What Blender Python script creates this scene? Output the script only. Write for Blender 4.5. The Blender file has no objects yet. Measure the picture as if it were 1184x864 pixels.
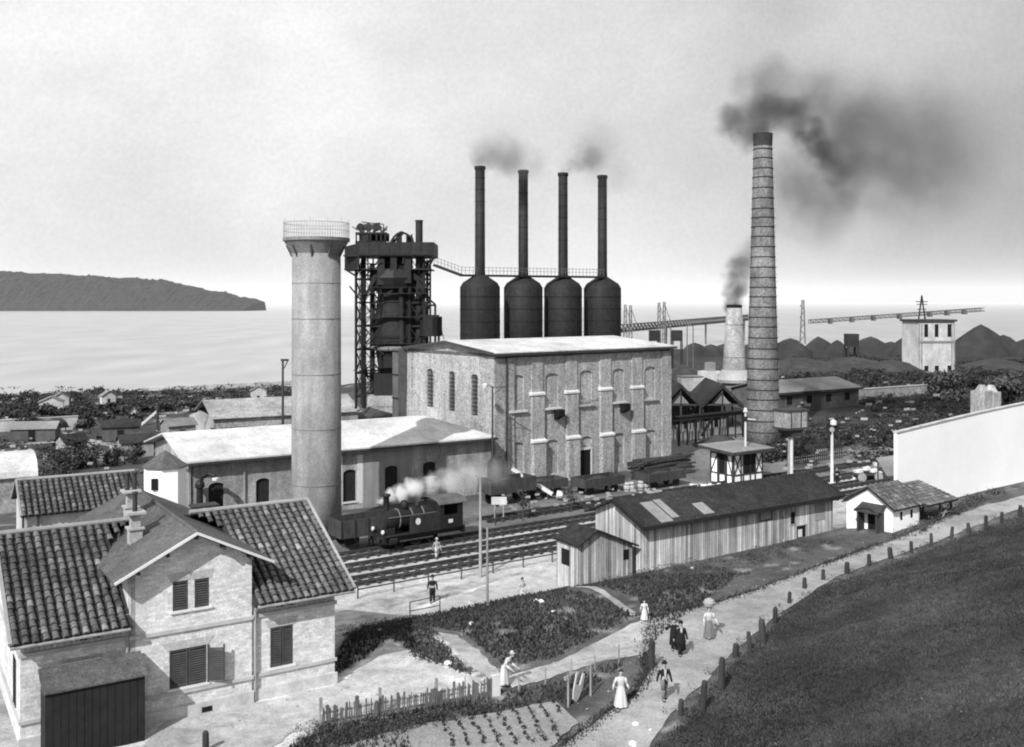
import bpy, math, random
from mathutils import Vector, noise
random.seed(7)
R = math.radians
scn = bpy.context.scene
col = scn.collection
F_ = 1150.0; HZ = 350.0; CH = 20.0

# ---------------------------------------------------------------- placement helpers
def at(px, py, z=0.0):
    Y = F_*(CH-z)/(py-HZ)
    return Vector(((px-592)/F_*Y, Y, z))
def atY(px, py, Y):
    return Vector(((px-592)/F_*Y, Y, CH-(py-HZ)/F_*Y))
def smooth(a, b, x):
    t = max(0.0, min(1.0, (x-a)/(b-a))); return t*t*(3-2*t)
U = (math.sin(R(55)), math.cos(R(55))); V = (-U[1], U[0])
def tt(x, y): return x*V[0]+y*V[1]
def ss(x, y): return x*U[0]+y*U[1]
def ST(s, t): return (s*U[0]+t*V[0], s*U[1]+t*V[1])
def shore(x):
    pts = [(-400,100),(-113,219),(-41,249),(30,420),(64,440),(115,450),(260,455),(500,470),(3000,700)]
    if x <= pts[0][0]: return pts[0][1]
    for (a,b),(c,d) in zip(pts, pts[1:]):
        if x <= c: return b+(d-b)*(x-a)/(c-a)
    return pts[-1][1]
def hillside(x, y):
    d1 = (x-7.36)*.86-(y-43.4)*.5
    d2 = (x-21.8)*.618-(y-64.8)*.786
    return min(d1, d2)
def H(x, y):
    t = tt(x, y)
    w = smooth(57, 47, t)
    if t >= 57 : w = 0.0
    elif t <= 47: w = 1.0
    else: w = 1-smooth(47, 57, t)
    z = 2.0*w
    rd = smooth(56, 90, y)*smooth(10, 45, x)*1.6
    d = hillside(x, y)
    near = 1-smooth(-16, -3, -(-d) if False else d) if False else smooth(-13, -3, d)
    z = z*(1-near)+(2.0+rd)*near
    if d > 0.4:
        z += 0.31*(d-.4)*smooth(0, 5, d)
        z += .25*noise.noise(Vector((x*.12, y*.12, 3)))*smooth(1, 6, d)
    z += 0.05*noise.noise(Vector((x*.5, y*.5, 0)))*w
    ys = shore(x)
    if y > ys-6: z = z*(1-smooth(ys-6, ys+4, y)) - 4*smooth(ys-6, ys+10, y)
    return z

# ---------------------------------------------------------------- materials
def gm(name, v, c=.25, scale=2.0, rough=.9, bump=.0, stretch=(1,1,1), big=.2, tint=False, kind=None, fine=.0, spec=.2, metal=0.0, coords='pos', fs=11, grime=0):
    m = bpy.data.materials.new(name); m.use_nodes = True
    nt = m.node_tree; N = nt.nodes; L = nt.links
    b = N['Principled BSDF']; b.inputs['Roughness'].default_value = rough
    b.inputs['Specular IOR Level'].default_value = spec; b.inputs['Metallic'].default_value = metal
    if coords == 'pos':
        g = N.new('ShaderNodeNewGeometry'); src = g.outputs['Position']
    else:
        g = N.new('ShaderNodeTexCoord'); src = g.outputs['Object']
    mp = N.new('ShaderNodeMapping'); mp.inputs['Scale'].default_value = stretch
    L.new(src, mp.inputs['Vector'])
    n1 = N.new('ShaderNodeTexNoise'); n1.inputs['Scale'].default_value = scale; n1.inputs['Detail'].default_value = 8; n1.inputs['Roughness'].default_value = .7
    L.new(mp.outputs[0], n1.inputs['Vector'])
    r1 = N.new('ShaderNodeMapRange'); r1.inputs['From Min'].default_value = .3; r1.inputs['From Max'].default_value = .7
    r1.inputs['To Min'].default_value = v*(1-c); r1.inputs['To Max'].default_value = v*(1+c)
    L.new(n1.outputs['Fac'], r1.inputs['Value'])
    cur = r1.outputs[0]
    def mul(a, bsock=None, val=None):
        mm = N.new('ShaderNodeMath'); mm.operation = 'MULTIPLY'; L.new(a, mm.inputs[0])
        if bsock is not None: L.new(bsock, mm.inputs[1])
        else: mm.inputs[1].default_value = val
        return mm.outputs[0]
    if big:
        n2 = N.new('ShaderNodeTexNoise'); n2.inputs['Scale'].default_value = .13 if coords=='pos' else .3; n2.inputs['Detail'].default_value = 4
        L.new(src, n2.inputs['Vector'])
        r2 = N.new('ShaderNodeMapRange'); r2.inputs['From Min'].default_value = .35; r2.inputs['From Max'].default_value = .65
        r2.inputs['To Min'].default_value = 1-big; r2.inputs['To Max'].default_value = 1+big
        L.new(n2.outputs['Fac'], r2.inputs['Value']); cur = mul(cur, r2.outputs[0])
    if fine:
        n3 = N.new('ShaderNodeTexNoise'); n3.inputs['Scale'].default_value = fs; n3.inputs['Detail'].default_value = 2
        L.new(src, n3.inputs['Vector'])
        r3 = N.new('ShaderNodeMapRange'); r3.inputs['From Min'].default_value = .3; r3.inputs['From Max'].default_value = .7
        r3.inputs['To Min'].default_value = 1-fine; r3.inputs['To Max'].default_value = 1+fine
        L.new(n3.outputs['Fac'], r3.inputs['Value']); cur = mul(cur, r3.outputs[0])
    if grime:
        n5 = N.new('ShaderNodeTexNoise'); n5.inputs['Scale'].default_value = .55; n5.inputs['Detail'].default_value = 9; n5.inputs['Roughness'].default_value = .68
        m5 = N.new('ShaderNodeMapping'); m5.inputs['Scale'].default_value = (1,1,.45); m5.inputs['Location'].default_value = (5,3,9); L.new(src, m5.inputs[0]); L.new(m5.outputs[0], n5.inputs['Vector'])
        r5_ = N.new('ShaderNodeMapRange'); r5_.inputs['From Min'].default_value = .38; r5_.inputs['From Max'].default_value = .56; r5_.inputs['To Min'].default_value = 1-grime; r5_.inputs['To Max'].default_value = 1
        L.new(n5.outputs['Fac'], r5_.inputs['Value']); cur = mul(cur, r5_.outputs[0])
    if kind == 'brick':
        tc = N.new('ShaderNodeTexCoord'); sx = N.new('ShaderNodeSeparateXYZ'); L.new(tc.outputs['Object'], sx.inputs[0])
        ad = N.new('ShaderNodeMath'); ad.operation = 'ADD'; L.new(sx.outputs[0], ad.inputs[0]); L.new(sx.outputs[1], ad.inputs[1])
        cx = N.new('ShaderNodeCombineXYZ'); L.new(ad.outputs[0], cx.inputs[0]); L.new(sx.outputs[2], cx.inputs[1])
        br = N.new('ShaderNodeTexBrick'); br.inputs['Scale'].default_value = 1.0
        br.inputs['Brick Width'].default_value = .34; br.inputs['Row Height'].default_value = .12; br.inputs['Mortar Size'].default_value = .012
        br.inputs['Color1'].default_value = (1,1,1,1); br.inputs['Color2'].default_value = (.70,.70,.70,1); br.inputs['Mortar'].default_value = (.80,.80,.80,1)
        L.new(cx.outputs[0], br.inputs['Vector']); cur = mul(cur, br.outputs['Color'])
    if kind == 'planks':
        tc = N.new('ShaderNodeTexCoord'); sx = N.new('ShaderNodeSeparateXYZ'); L.new(tc.outputs['Object'], sx.inputs[0])
        ad = N.new('ShaderNodeMath'); ad.operation = 'ADD'; L.new(sx.outputs[0], ad.inputs[0]); L.new(sx.outputs[1], ad.inputs[1])
        w = N.new('ShaderNodeMath'); w.operation = 'MULTIPLY'; w.inputs[1].default_value = 4.6; L.new(ad.outputs[0], w.inputs[0])
        fl = N.new('ShaderNodeMath'); fl.operation = 'FLOOR'; L.new(w.outputs[0], fl.inputs[0])
        wn = N.new('ShaderNodeTexWhiteNoise'); wn.noise_dimensions = '1D'; L.new(fl.outputs[0], wn.inputs['W'])
        r4 = N.new('ShaderNodeMapRange'); r4.inputs['To Min'].default_value = .5; r4.inputs['To Max'].default_value = 1.3
        L.new(wn.outputs['Value'], r4.inputs['Value'])
        fr = N.new('ShaderNodeMath'); fr.operation = 'FRACT'; L.new(w.outputs[0], fr.inputs[0])
        gt = N.new('ShaderNodeMath'); gt.operation = 'GREATER_THAN'; gt.inputs[1].default_value = .12; L.new(fr.outputs[0], gt.inputs[0])
        r5 = N.new('ShaderNodeMapRange'); r5.inputs['To Min'].default_value = .3; r5.inputs['To Max'].default_value = 1; L.new(gt.outputs[0], r5.inputs['Value'])
        cur = mul(mul(cur, r4.outputs[0]), r5.outputs[0])
    if kind == 'streak':
        n4 = N.new('ShaderNodeTexNoise'); n4.inputs['Scale'].default_value = 1; n4.inputs['Detail'].default_value = 5
        m4 = N.new('ShaderNodeMapping'); m4.inputs['Scale'].default_value = (1.5,1.5,.16); L.new(src, m4.inputs[0]); L.new(m4.outputs[0], n4.inputs['Vector'])
        r6 = N.new('ShaderNodeMapRange'); r6.inputs['From Min'].default_value = .35; r6.inputs['From Max'].default_value = .65
        r6.inputs['To Min'].default_value = .84; r6.inputs['To Max'].default_value = 1.1
        L.new(n4.outputs['Fac'], r6.inputs['Value']); cur = mul(cur, r6.outputs[0])
    if tint:
        a = N.new('ShaderNodeAttribute'); a.attribute_name = 'tint'; cur = mul(cur, a.outputs['Fac'])
    cc = N.new('ShaderNodeCombineColor')
    for i in range(3): L.new(cur, cc.inputs[i])
    L.new(cc.outputs[0], b.inputs['Base Color'])
    if bump:
        bp = N.new('ShaderNodeBump'); bp.inputs['Strength'].default_value = bump; bp.inputs['Distance'].default_value = .1
        L.new(n1.outputs['Fac'], bp.inputs['Height']); L.new(bp.outputs[0], b.inputs['Normal'])
    return m

M = dict(
 ground = gm('ground_earth', 1.0, .35, 1.6, fine=.3, bump=.4, tint=True, big=.15),
 road = gm('road_dust', .31, .22, .8, fine=.2, grime=.25, bump=.2, big=.15),
 path = gm('path_dust', .34, .28, 1.0, fine=.2, grime=.3, big=.2),
 yardearth = gm('yard_dust', .43, .28, 1.0, fine=.2, grime=.3, big=.2),
 whitepath = gm('bright_gravel', .44, .2, 1.2, fine=.2, grime=.25, big=.1),
 soil = gm('garden_soil', .24, .2, 2.5, fine=.25),
 grass = gm('grass', .046, .5, .8, fine=.4, tint=True, big=.3),
 leaf = gm('foliage', .055, .5, .8, tint=True, big=.2),
 hay = gm('leafy_green', .065, .4, 2, tint=True),
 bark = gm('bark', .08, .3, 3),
 wood = gm('dark_wood', .05, .4, 3, stretch=(1,1,.3)),
 post = gm('weathered_post', .045, .4, 4, stretch=(1,1,.3)),
 greywood = gm('grey_wood', .28, .3, 3, stretch=(1,1,.3)),
 palewood = gm('pale_wood', .5, .2, 3, stretch=(1,1,.3)),
 picket = gm('picket_wood', .13, .6, 3, stretch=(1,1,.2)),
 planks = gm('plank_wall', .58, .3, 1.2, grime=.3, stretch=(3,3,.25), kind='planks', big=.3, fine=.15),
 felt = gm('roof_felt', .034, .4, 1.5, fine=.35, fs=6, grime=.3, big=.3),
 sheet = gm('tin_sheet', .24, .25, 2, rough=.6),
 tile = gm('clay_tile', .125, .5, 3.5, tint=True, big=.25, grime=.35, bump=.3),
 tileunder = gm('tile_pan', .035, .3, 3),
 slate = gm('smooth_roof', .10, .3, 3, fine=.35, grime=.3, big=.25),
 mortar = gm('mortar', .30, .2, 3),
 housewall = gm('house_brick', .72, .16, 2.6, kind='brick', big=.10, fine=.16, grime=.16, bump=.2),
 band = gm('stone_band', .40, .2, 2),
 quoin = gm('brick_arch', .38, .3, 6),
 trim = gm('white_trim', .58, .1, 2),
 shutter = gm('louvre_shutter', .022, .3, 2),
 slat = gm('louvre_slat', .06, .3, 2),
 dark = gm('dark_interior', .012, .2, 2),
 pane = gm('window_glass', .03, .3, 2, rough=.2, spec=.5),
 hallwall = gm('hall_render', .36, .22, 1.6, kind='streak', fine=.38, fs=5, grime=.14, big=.15, bump=.2),
 hallwin = gm('hall_window_lattice', .10, .5, 3, fine=.5),
 hallrec = gm('hall_blind_panel', .34, .22, 1.6, kind='streak', fine=.38, fs=5, grime=.14, big=.15),
 whiteroof = gm('white_roof', .56, .14, .5, fine=.12, fs=4, big=.16, grime=.2),
 lowwall = gm('low_shed_render', .33, .18, .9, kind='streak', fine=.25, fs=6, grime=.35, big=.2),
 lowdark = gm('grey_render_panel', .24, .15, .5, kind='streak', fine=.12),
 concrete = gm('concrete', .25, .12, .9, kind='streak', fine=.16, fs=6, grime=.2, big=.2, bump=.15),
 concband = gm('concrete_joint', .17, .2, 1),
 rust = gm('stove_steel', .018, .3, .8, kind='streak', fine=.3, fs=3, rough=.7, spec=.3),
 steel = gm('black_iron', .013, .4, 1.5, rough=.6, spec=.3),
 steel2 = gm('grey_iron', .026, .4, 1.5, rough=.7),
 rail = gm('steel_rail', .05, .3, 3, rough=.5),
 brick = gm('chimney_brick', .20, .25, .7, fine=.4, fs=4, grime=.35, big=.2, bump=.3),
 brickdark = gm('iron_hoop', .045, .3, 2),
 soot = gm('sooty_brick', .05, .3, 2),
 white = gm('white_plaster', .95, .03, .6, fine=.03, big=.04),
 plaster = gm('lime_plaster', .52, .14, 1.0, fine=.12, fs=5, grime=.25, big=.1),
 greyroof = gm('grey_shed_roof', .20, .2, 1, fine=.1),
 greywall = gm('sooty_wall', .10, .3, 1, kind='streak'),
 palewall = gm('pale_wall', .32, .25, 1, fine=.25, fs=4, grime=.3),
 slag = gm('slag', .045, .4, .5, fine=.2, bump=.5),
 farslag = gm('distant_slag', .035, .3, .25, big=.2),
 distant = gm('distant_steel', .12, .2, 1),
 farhill = gm('distant_hill', .026, .6, .06, big=.0, fine=.7, fs=.16, bump=.0),
 skin = gm('skin', .36, .05, 5),
 hair = gm('hair', .03, .2, 9),
 wcloth = gm('white_cloth', .47, .08, 6),
 bcloth = gm('black_cloth', .015, .2, 6),
 gcloth = gm('grey_cloth', .14, .2, 6),
 mcloth = gm('mid_grey_cloth', .30, .2, 6),
 leather = gm('leather', .02, .2, 6),
 rock = gm('pale_rock', .6, .2, 3),
)

def sea_mat():
    m = bpy.data.materials.new('sea_water'); m.use_nodes = True
    nt = m.node_tree; N = nt.nodes; L = nt.links; b = N['Principled BSDF']
    b.inputs['Base Color'].default_value = (.36,.36,.36,1); b.inputs['Roughness'].default_value = .32; b.inputs['Specular IOR Level'].default_value = .6
    g = N.new('ShaderNodeNewGeometry'); mp = N.new('ShaderNodeMapping'); mp.inputs['Scale'].default_value = (.05,.015,1)
    n = N.new('ShaderNodeTexNoise'); n.inputs['Scale'].default_value = 1; n.inputs['Detail'].default_value = 8
    L.new(g.outputs['Position'], mp.inputs[0]); L.new(mp.outputs[0], n.inputs['Vector'])
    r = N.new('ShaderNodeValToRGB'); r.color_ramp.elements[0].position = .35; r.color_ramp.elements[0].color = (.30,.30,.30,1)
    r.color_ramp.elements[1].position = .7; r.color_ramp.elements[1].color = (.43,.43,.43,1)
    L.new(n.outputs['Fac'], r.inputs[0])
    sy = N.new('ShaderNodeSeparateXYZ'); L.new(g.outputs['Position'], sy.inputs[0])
    ym = N.new('ShaderNodeMapRange'); ym.interpolation_type = 'SMOOTHSTEP'; ym.inputs['From Min'].default_value = 300; ym.inputs['From Max'].default_value = 5000; ym.inputs['To Min'].default_value = 1.0; ym.inputs['To Max'].default_value = 1.45  # haze put into the colour: water grows paler with distance
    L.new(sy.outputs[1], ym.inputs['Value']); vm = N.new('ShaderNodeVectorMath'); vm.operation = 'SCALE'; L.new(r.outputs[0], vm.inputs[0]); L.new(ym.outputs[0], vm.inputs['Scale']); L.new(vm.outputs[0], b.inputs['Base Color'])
    n2 = N.new('ShaderNodeTexNoise'); n2.inputs['Scale'].default_value = .5; n2.inputs['Detail'].default_value = 6; L.new(g.outputs['Position'], n2.inputs['Vector'])
    bp = N.new('ShaderNodeBump'); bp.inputs['Strength'].default_value = .3; bp.inputs['Distance'].default_value = .3
    L.new(n2.outputs['Fac'], bp.inputs['Height']); L.new(bp.outputs[0], b.inputs['Normal'])
    return m
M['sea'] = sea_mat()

# ---------------------------------------------------------------- mesh building
class MB:
    def __init__(s): s.v = []; s.f = []; s.t = []; s.cur = 1.0; s.pr = []
    def face(s, pts):
        i = len(s.v); s.v += [tuple(p) for p in pts]; s.f.append(tuple(range(i, i+len(pts)))); s.t.append(s.cur)
    def box(s, x0, x1, y0, y1, z0, z1):
        s.pr.append((len(s.v), len(s.f)))
        i = len(s.v)
        s.v += [(x0,y0,z0),(x1,y0,z0),(x1,y1,z0),(x0,y1,z0),(x0,y0,z1),(x1,y0,z1),(x1,y1,z1),(x0,y1,z1)]
        for f in ((0,3,2,1),(4,5,6,7),(0,1,5,4),(1,2,6,5),(2,3,7,6),(3,0,4,7)):
            s.f.append(tuple(i+k for k in f)); s.t.append(s.cur)
    def bar(s, p, q, w, h=None):
        s.pr.append((len(s.v), len(s.f)))
        h = h or w; p = Vector(p); q = Vector(q); d = (q-p)
        if d.length < 1e-6: return
        d.normalize(); up = Vector((0,0,1)) if abs(d.z) < .95 else Vector((0,1,0))
        a = d.cross(up).normalized()*w/2; b = a.cross(d).normalized()*h/2
        i = len(s.v)
        for c in (p, q):
            for sa, sb in ((-1,-1),(1,-1),(1,1),(-1,1)): s.v.append(tuple(c+a*sa+b*sb))
        for f in ((3,2,1,0),(4,5,6,7),(0,1,5,4),(1,2,6,5),(2,3,7,6),(3,0,4,7)):
            s.f.append(tuple(i+k for k in f)); s.t.append(s.cur)
    def tube(s, p, q, r0, r1=None, n=10, cap=True, ey=1.0):
        s.pr.append((len(s.v), len(s.f)))
        r1 = r0 if r1 is None else r1
        p = Vector(p); q = Vector(q); d = (q-p).normalized()
        up = Vector((0,0,1)) if abs(d.z) < .95 else Vector((1,0,0))
        a = d.cross(up).normalized(); b = a.cross(d).normalized()
        if abs(d.z) >= .95: a = Vector((1,0,0)); b = Vector((0,1,0))
        i = len(s.v)
        for c, r in ((p, r0), (q, r1)):
            for k in range(n):
                g = 2*math.pi*k/n; s.v.append(tuple(c+a*math.cos(g)*r+b*math.sin(g)*r*ey))
        for k in range(n):
            j = (k+1) % n; s.f.append((i+k, i+j, i+n+j, i+n+k)); s.t.append(s.cur)
        if cap:
            s.f.append(tuple(i+k for k in range(n))[::-1]); s.f.append(tuple(i+n+k for k in range(n))); s.t += [s.cur]*2
    def lathe(s, prof, c=(0,0,0), n=24, ey=1.0, ax='z'):
        s.pr.append((len(s.v), len(s.f)))
        i = len(s.v)
        for r, z in prof:
            for k in range(n):
                g = 2*math.pi*k/n; x = r*math.cos(g); y = r*math.sin(g)*ey
                s.v.append((c[0]+x, c[1]+y, c[2]+z) if ax == 'z' else (c[0]+z, c[1]+x, c[2]+y))
        for m in range(len(prof)-1):
            for k in range(n):
                j = (k+1) % n; s.f.append((i+m*n+k, i+m*n+j, i+(m+1)*n+j, i+(m+1)*n+k)); s.t.append(s.cur)
        s.f.append(tuple(i+k for k in range(n))[::-1]); e = i+(len(prof)-1)*n
        s.f.append(tuple(e+k for k in range(n))); s.t += [s.cur]*2
    def ring(s, R_, z, w, n=48):
        s.pr.append((len(s.v), len(s.f))); k0 = len(s.pr)
        for k in range(n): s.bar((R_*math.cos(6.28319*k/n),R_*math.sin(6.28319*k/n),z),(R_*math.cos(6.28319*(k+1)/n),R_*math.sin(6.28319*(k+1)/n),z),w)
        del s.pr[k0:]
    def prism(s, pts, y0, y1):           # polygon in x,z extruded along y
        s.pr.append((len(s.v), len(s.f)))
        n = len(pts); i = len(s.v)
        s.v += [(x,y0,z) for x,z in pts]+[(x,y1,z) for x,z in pts]
        s.f.append(tuple(i+k for k in range(n))); s.f.append(tuple(i+n+k for k in range(n))[::-1]); s.t += [s.cur]*2
        for k in range(n):
            j = (k+1) % n; s.f.append((i+j, i+k, i+n+k, i+n+j)); s.t.append(s.cur)
    def prismx(s, pts, x0, x1):          # polygon in y,z extruded along x
        s.pr.append((len(s.v), len(s.f)))
        n = len(pts); i = len(s.v)
        s.v += [(x0,y,z) for y,z in pts]+[(x1,y,z) for y,z in pts]
        s.f.append(tuple(i+k for k in range(n))[::-1]); s.f.append(tuple(i+n+k for k in range(n))); s.t += [s.cur]*2
        for k in range(n):
            j = (k+1) % n; s.f.append((i+k, i+j, i+n+j, i+n+k)); s.t.append(s.cur)
    def slab(s, a, b, c, d, th):         # four corners, thickness downwards
        s.pr.append((len(s.v), len(s.f)))
        A = [Vector(p) for p in (a,b,c,d)]; B = [p-Vector((0,0,th)) for p in A]
        i = len(s.v); s.v += [tuple(p) for p in A+B]
        for f in ((0,1,2,3),(7,6,5,4),(0,4,5,1),(1,5,6,2),(2,6,7,3),(3,7,4,0)):
            s.f.append(tuple(i+k for k in f)); s.t.append(s.cur)
    def build(s, name, mat, parent=None, smooth_=False):
        me = bpy.data.meshes.new(name); me.from_pydata(s.v, [], s.f); me.update()
        a = me.attributes.new('tint', 'FLOAT', 'FACE'); a.data.foreach_set('value', s.t)
        if smooth_: me.polygons.foreach_set('use_smooth', [True]*len(me.polygons))
        me.materials.append(M[mat] if isinstance(mat, str) else mat)
        o = bpy.data.objects.new(name, me); col.objects.link(o)
        if parent: o.parent = parent
        return o
def tag(o, label=None, cat=None, group=None, kind=None):
    if label: o['label'] = label
    if cat: o['category'] = cat
    if group: o['group'] = group
    if kind: o['kind'] = kind
    return o
def thing(name, label, cat, loc, deg=0, group=None):
    o = bpy.data.objects.new(name, None); col.objects.link(o); o.location = loc; o.rotation_euler.z = R(deg)
    o.empty_display_size = .3
    return tag(o, label, cat, group)
def part(name, mat, parent, fn, sm=False):
    m = MB(); fn(m); return m.build(name, mat, parent, sm)
def parts(name, mat, parent, fn, sm=False):
    """every shape drawn by fn becomes a part of its own"""
    m = MB(); fn(m); out = None; ends = m.pr[1:]+[(len(m.v), len(m.f))]
    for (v0,f0),(v1,f1) in zip(m.pr, ends):
        if f1 == f0: continue
        q = MB(); q.v = m.v[v0:v1]; q.f = [tuple(i-v0 for i in f) for f in m.f[f0:f1]]; q.t = m.t[f0:f1]; out = q.build(name, mat, parent, sm)
    return out
def copy_tree(o, parent=None):
    c = o.copy(); col.objects.link(c)
    if parent: c.parent = parent
    for ch in list(o.children): copy_tree(ch, c)
    return c

class Wall:     # vertical wall line in world for turning measured photo features into wall coordinates
    def __init__(s, P, deg): s.P = Vector((P[0], P[1])); s.d = Vector((math.cos(R(deg)), math.sin(R(deg))))
    def a(s, px):
        k = (px-592)/F_; return (k*s.P.y-s.P.x)/(s.d.x-k*s.d.y)
    def z(s, px, py):
        a = s.a(px); Y = s.P.y+a*s.d.y; return CH-(py-HZ)*Y/F_

def wall_mesh(W, Z, openings, depth=.22, top=None):
    """front wall face in x,z at y=0 with real recessed openings (x0,x1,z0,z1,arch)"""
    m = MB(); xs = sorted({0, W}|{o[0] for o in openings}|{o[1] for o in openings}); zs = sorted({0, Z}|{o[2] for o in openings}|{o[3] for o in openings})
    for i in range(len(xs)-1):
        for j in range(len(zs)-1):
            cx = (xs[i]+xs[i+1])/2; cz = (zs[j]+zs[j+1])/2
            if any(o[0] < cx < o[1] and o[2] < cz < o[3] for o in openings): continue
            m.face([(xs[i],0,zs[j]),(xs[i+1],0,zs[j]),(xs[i+1],0,zs[j+1]),(xs[i],0,zs[j+1])])
    for o in openings:
        x0,x1,z0,z1 = o[:4]; ar = o[4] if len(o) > 4 else 0; d = depth
        m.face([(x0,0,z0),(x0,d,z0),(x0,d,z1),(x0,0,z1)]); m.face([(x1,0,z0),(x1,0,z1),(x1,d,z1),(x1,d,z0)])
        m.face([(x0,0,z0),(x1,0,z0),(x1,d,z0),(x0,d,z0)])
        if not ar: m.face([(x0,0,z1),(x0,d,z1),(x1,d,z1),(x1,0,z1)])
        else:
            c = (x0+x1)/2; hw = (x1-x0)/2; n = 8
            arc = [(c-hw*math.cos(math.pi*k/n), z1-ar+ar*math.sin(math.pi*k/n)) for k in range(n+1)]
            for k in range(n):
                (ax,az),(bx,bz) = arc[k], arc[k+1]
                m.face([(ax,0,az),(bx,0,bz),(bx,0,z1),(ax,0,z1)]); m.face([(ax,0,az),(ax,d,az),(bx,d,bz),(bx,0,bz)])
    return m

# ================================================================= SETTING
def inpoly(x, y, P):
    c = False; j = len(P)-1
    for i in range(len(P)):
        if (P[i][1] > y) != (P[j][1] > y) and x < (P[j][0]-P[i][0])*(y-P[i][1])/(P[j][1]-P[i][1])+P[i][0]: c = not c
        j = i
    return c
def poly(pts, z): return [tuple(at(a, b, z)[:2]) for a, b in pts]
yardP = poly([(100,900),(150,830),(387,785),(420,765),(448,738),(480,765),(565,790),(578,800),(470,822),(380,838),(270,900)], 2)
footP = poly([(506,732),(530,735),(592,790),(570,797),(545,775)], 2)
whiteP = poly([(470,690),(505,682),(560,664),(650,645),(662,668),(620,678),(560,692),(500,702)], .8)
GREY_ROOF = None
def ground_tint(x, y):
    n = noise.fractal(Vector((x*.25, y*.25, 1)), 1.0, 2.0, 4)
    n2 = noise.noise(Vector((x*.8, y*.8, 9)))
    xx = x+n*.9; yy = y+n*.9; t = tt(xx, yy); s = ss(xx, yy)
    if y > shore(x)-8: return .07
    if hillside(xx, yy) > .2: return .045+.03*n
    if t < 54:
        if inpoly(xx, yy, yardP): return .55+.15*n
        if inpoly(xx, yy, footP): return .42
        if inpoly(xx, yy, whiteP): return .6
        if x < -9 and y < 62: return .3
        return .085+.04*n+(.12 if n2 > .45 else 0)
    if t < 60:
        if inpoly(xx, yy, whiteP): return .65
        return .34 if n2 > -.2 else .22
    if t < 72: return .40+.1*n
    if x < -14 and y > 100: return .06+(.20 if n2+n > .62 else 0)+.03*n2
    if s < 88 and t < 84: return .14+.05*n
    if x > 15 and y < 160: return .17+.06*n
    if y > 175: return .035+.02*n
    if x > 35: return .045+.02*n
    return .08+(.12 if n2+n > .5 else 0)
def terrain():
    def axis(a, lst):
        out = [a]
        for end, st in lst:
            while out[-1] < end-1e-6: out.append(min(end, out[-1]+st))
        return out
    xs = axis(-2500, [(-400,300),(-160,20),(-60,3),(-32,1),(50,.5),(110,2.2),(300,12),(3000,300)])
    ys = axis(-60, [(20,8),(36,1.5),(90,.5),(130,1.2),(300,4),(700,16),(4000,300)])
    nx, ny = len(xs), len(ys); v = [(x, y, H(x, y)) for y in ys for x in xs]
    f = [(j*nx+i, j*nx+i+1, (j+1)*nx+i+1, (j+1)*nx+i) for j in range(ny-1) for i in range(nx-1)]
    me = bpy.data.meshes.new('ground'); me.from_pydata(v, [], f); me.update()
    a = me.attributes.new('tint', 'FLOAT', 'POINT'); a.data.foreach_set('value', [ground_tint(p[0], p[1]) for p in v])
    me.polygons.foreach_set('use_smooth', [True]*len(f)); me.materials.append(M['ground'])
    o = bpy.data.objects.new('ground', me); col.objects.link(o); tag(o, kind='structure')
terrain()
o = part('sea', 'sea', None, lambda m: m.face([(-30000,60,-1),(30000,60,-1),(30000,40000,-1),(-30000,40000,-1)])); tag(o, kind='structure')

def strip(name, left, right, mat, n=60, wob=.25, off=.04, z=2.0, kind='structure'):
    """ground sheet draped between two measured edges"""
    def resample(P, n):
        P = [Vector(p) for p in P]; L = [0]
        for a, b in zip(P, P[1:]): L.append(L[-1]+(b-a).length)
        out = []
        for k in range(n+1):
            d = L[-1]*k/n; i = 0
            while i < len(L)-2 and L[i+1] < d: i += 1
            out.append(P[i].lerp(P[i+1], (d-L[i])/max(1e-6, L[i+1]-L[i])))
        return out
    A = resample(left, n); B = resample(right, n); m = MB(); c = 10; g = []
    for k in range(n+1):
        w0 = wob*noise.noise(Vector((k*.35, 1, 5))); w1 = wob*noise.noise(Vector((k*.35, 7, 5)))
        row = []
        for j in range(c+1):
            f = j/c; p = A[k].lerp(B[k], f); d = (B[k]-A[k]).normalized()*(w0*(1-f)+w1*f); p = p+d
            row.append((p.x, p.y, H(p.x, p.y)+off))
        g.append(row)
    nx = c+1; v = [p for r in g for p in r]
    fc = [(j*nx+i, j*nx+i+1, (j+1)*nx+i+1, (j+1)*nx+i) for j in range(n) for i in range(c)]
    m.v = v; m.f = fc; m.t = [1]*len(fc)
    o = m.build(name, mat, None, True); tag(o, kind=kind); return o
def E(pts, z): return [at(a, b, z+ (0 if len(p_) < 3 else 0)).xy for p_ in [()] for a, b in pts]
postline = [(7.36,43.4),(14.7,55.8),(21.8,64.8),(30.2,71.5),(40.6,79.6)]
rl = [(-1.2,34)]+[tuple(at(a,b,2).xy) for a,b in ((650,866),(700,828),(738,800),(752,775),(748,755),(752,716),(830,697),(880,681),(950,656))]+[tuple(at(a,b,2.2).xy) for a,b in ((990,640),(1020,632))]+[tuple(at(1100,604,2.5).xy),(43.2,84.6),(60,97)]
rr = [(3.2,34),(6.0,41.5),(7.2,43.8),(11,50.5),(14.4,56.0),(17.8,60.6),(21.5,65.3),(26,69),(30,72),(35.5,76.2),(40.4,80.1),(46,84.5),(62,96)]
strip('road', rl, rr, 'road', 110, .35)
strip('path', [at(585,783,2).xy, at(640,768,2).xy, at(700,738,2).xy, at(752,712,2).xy], [at(592,796,2).xy, at(640,783,2).xy, at(700,764,2).xy, at(752,756,2).xy], 'path', 40, .3, .03)
strip('footpath', [at(662,672,1.2).xy, at(700,690,1.7).xy, at(735,709,2).xy], [at(660,677,1.2).xy, at(698,696,1.7).xy, at(733,715,2).xy], 'path', 24, .25, .05)
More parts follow.
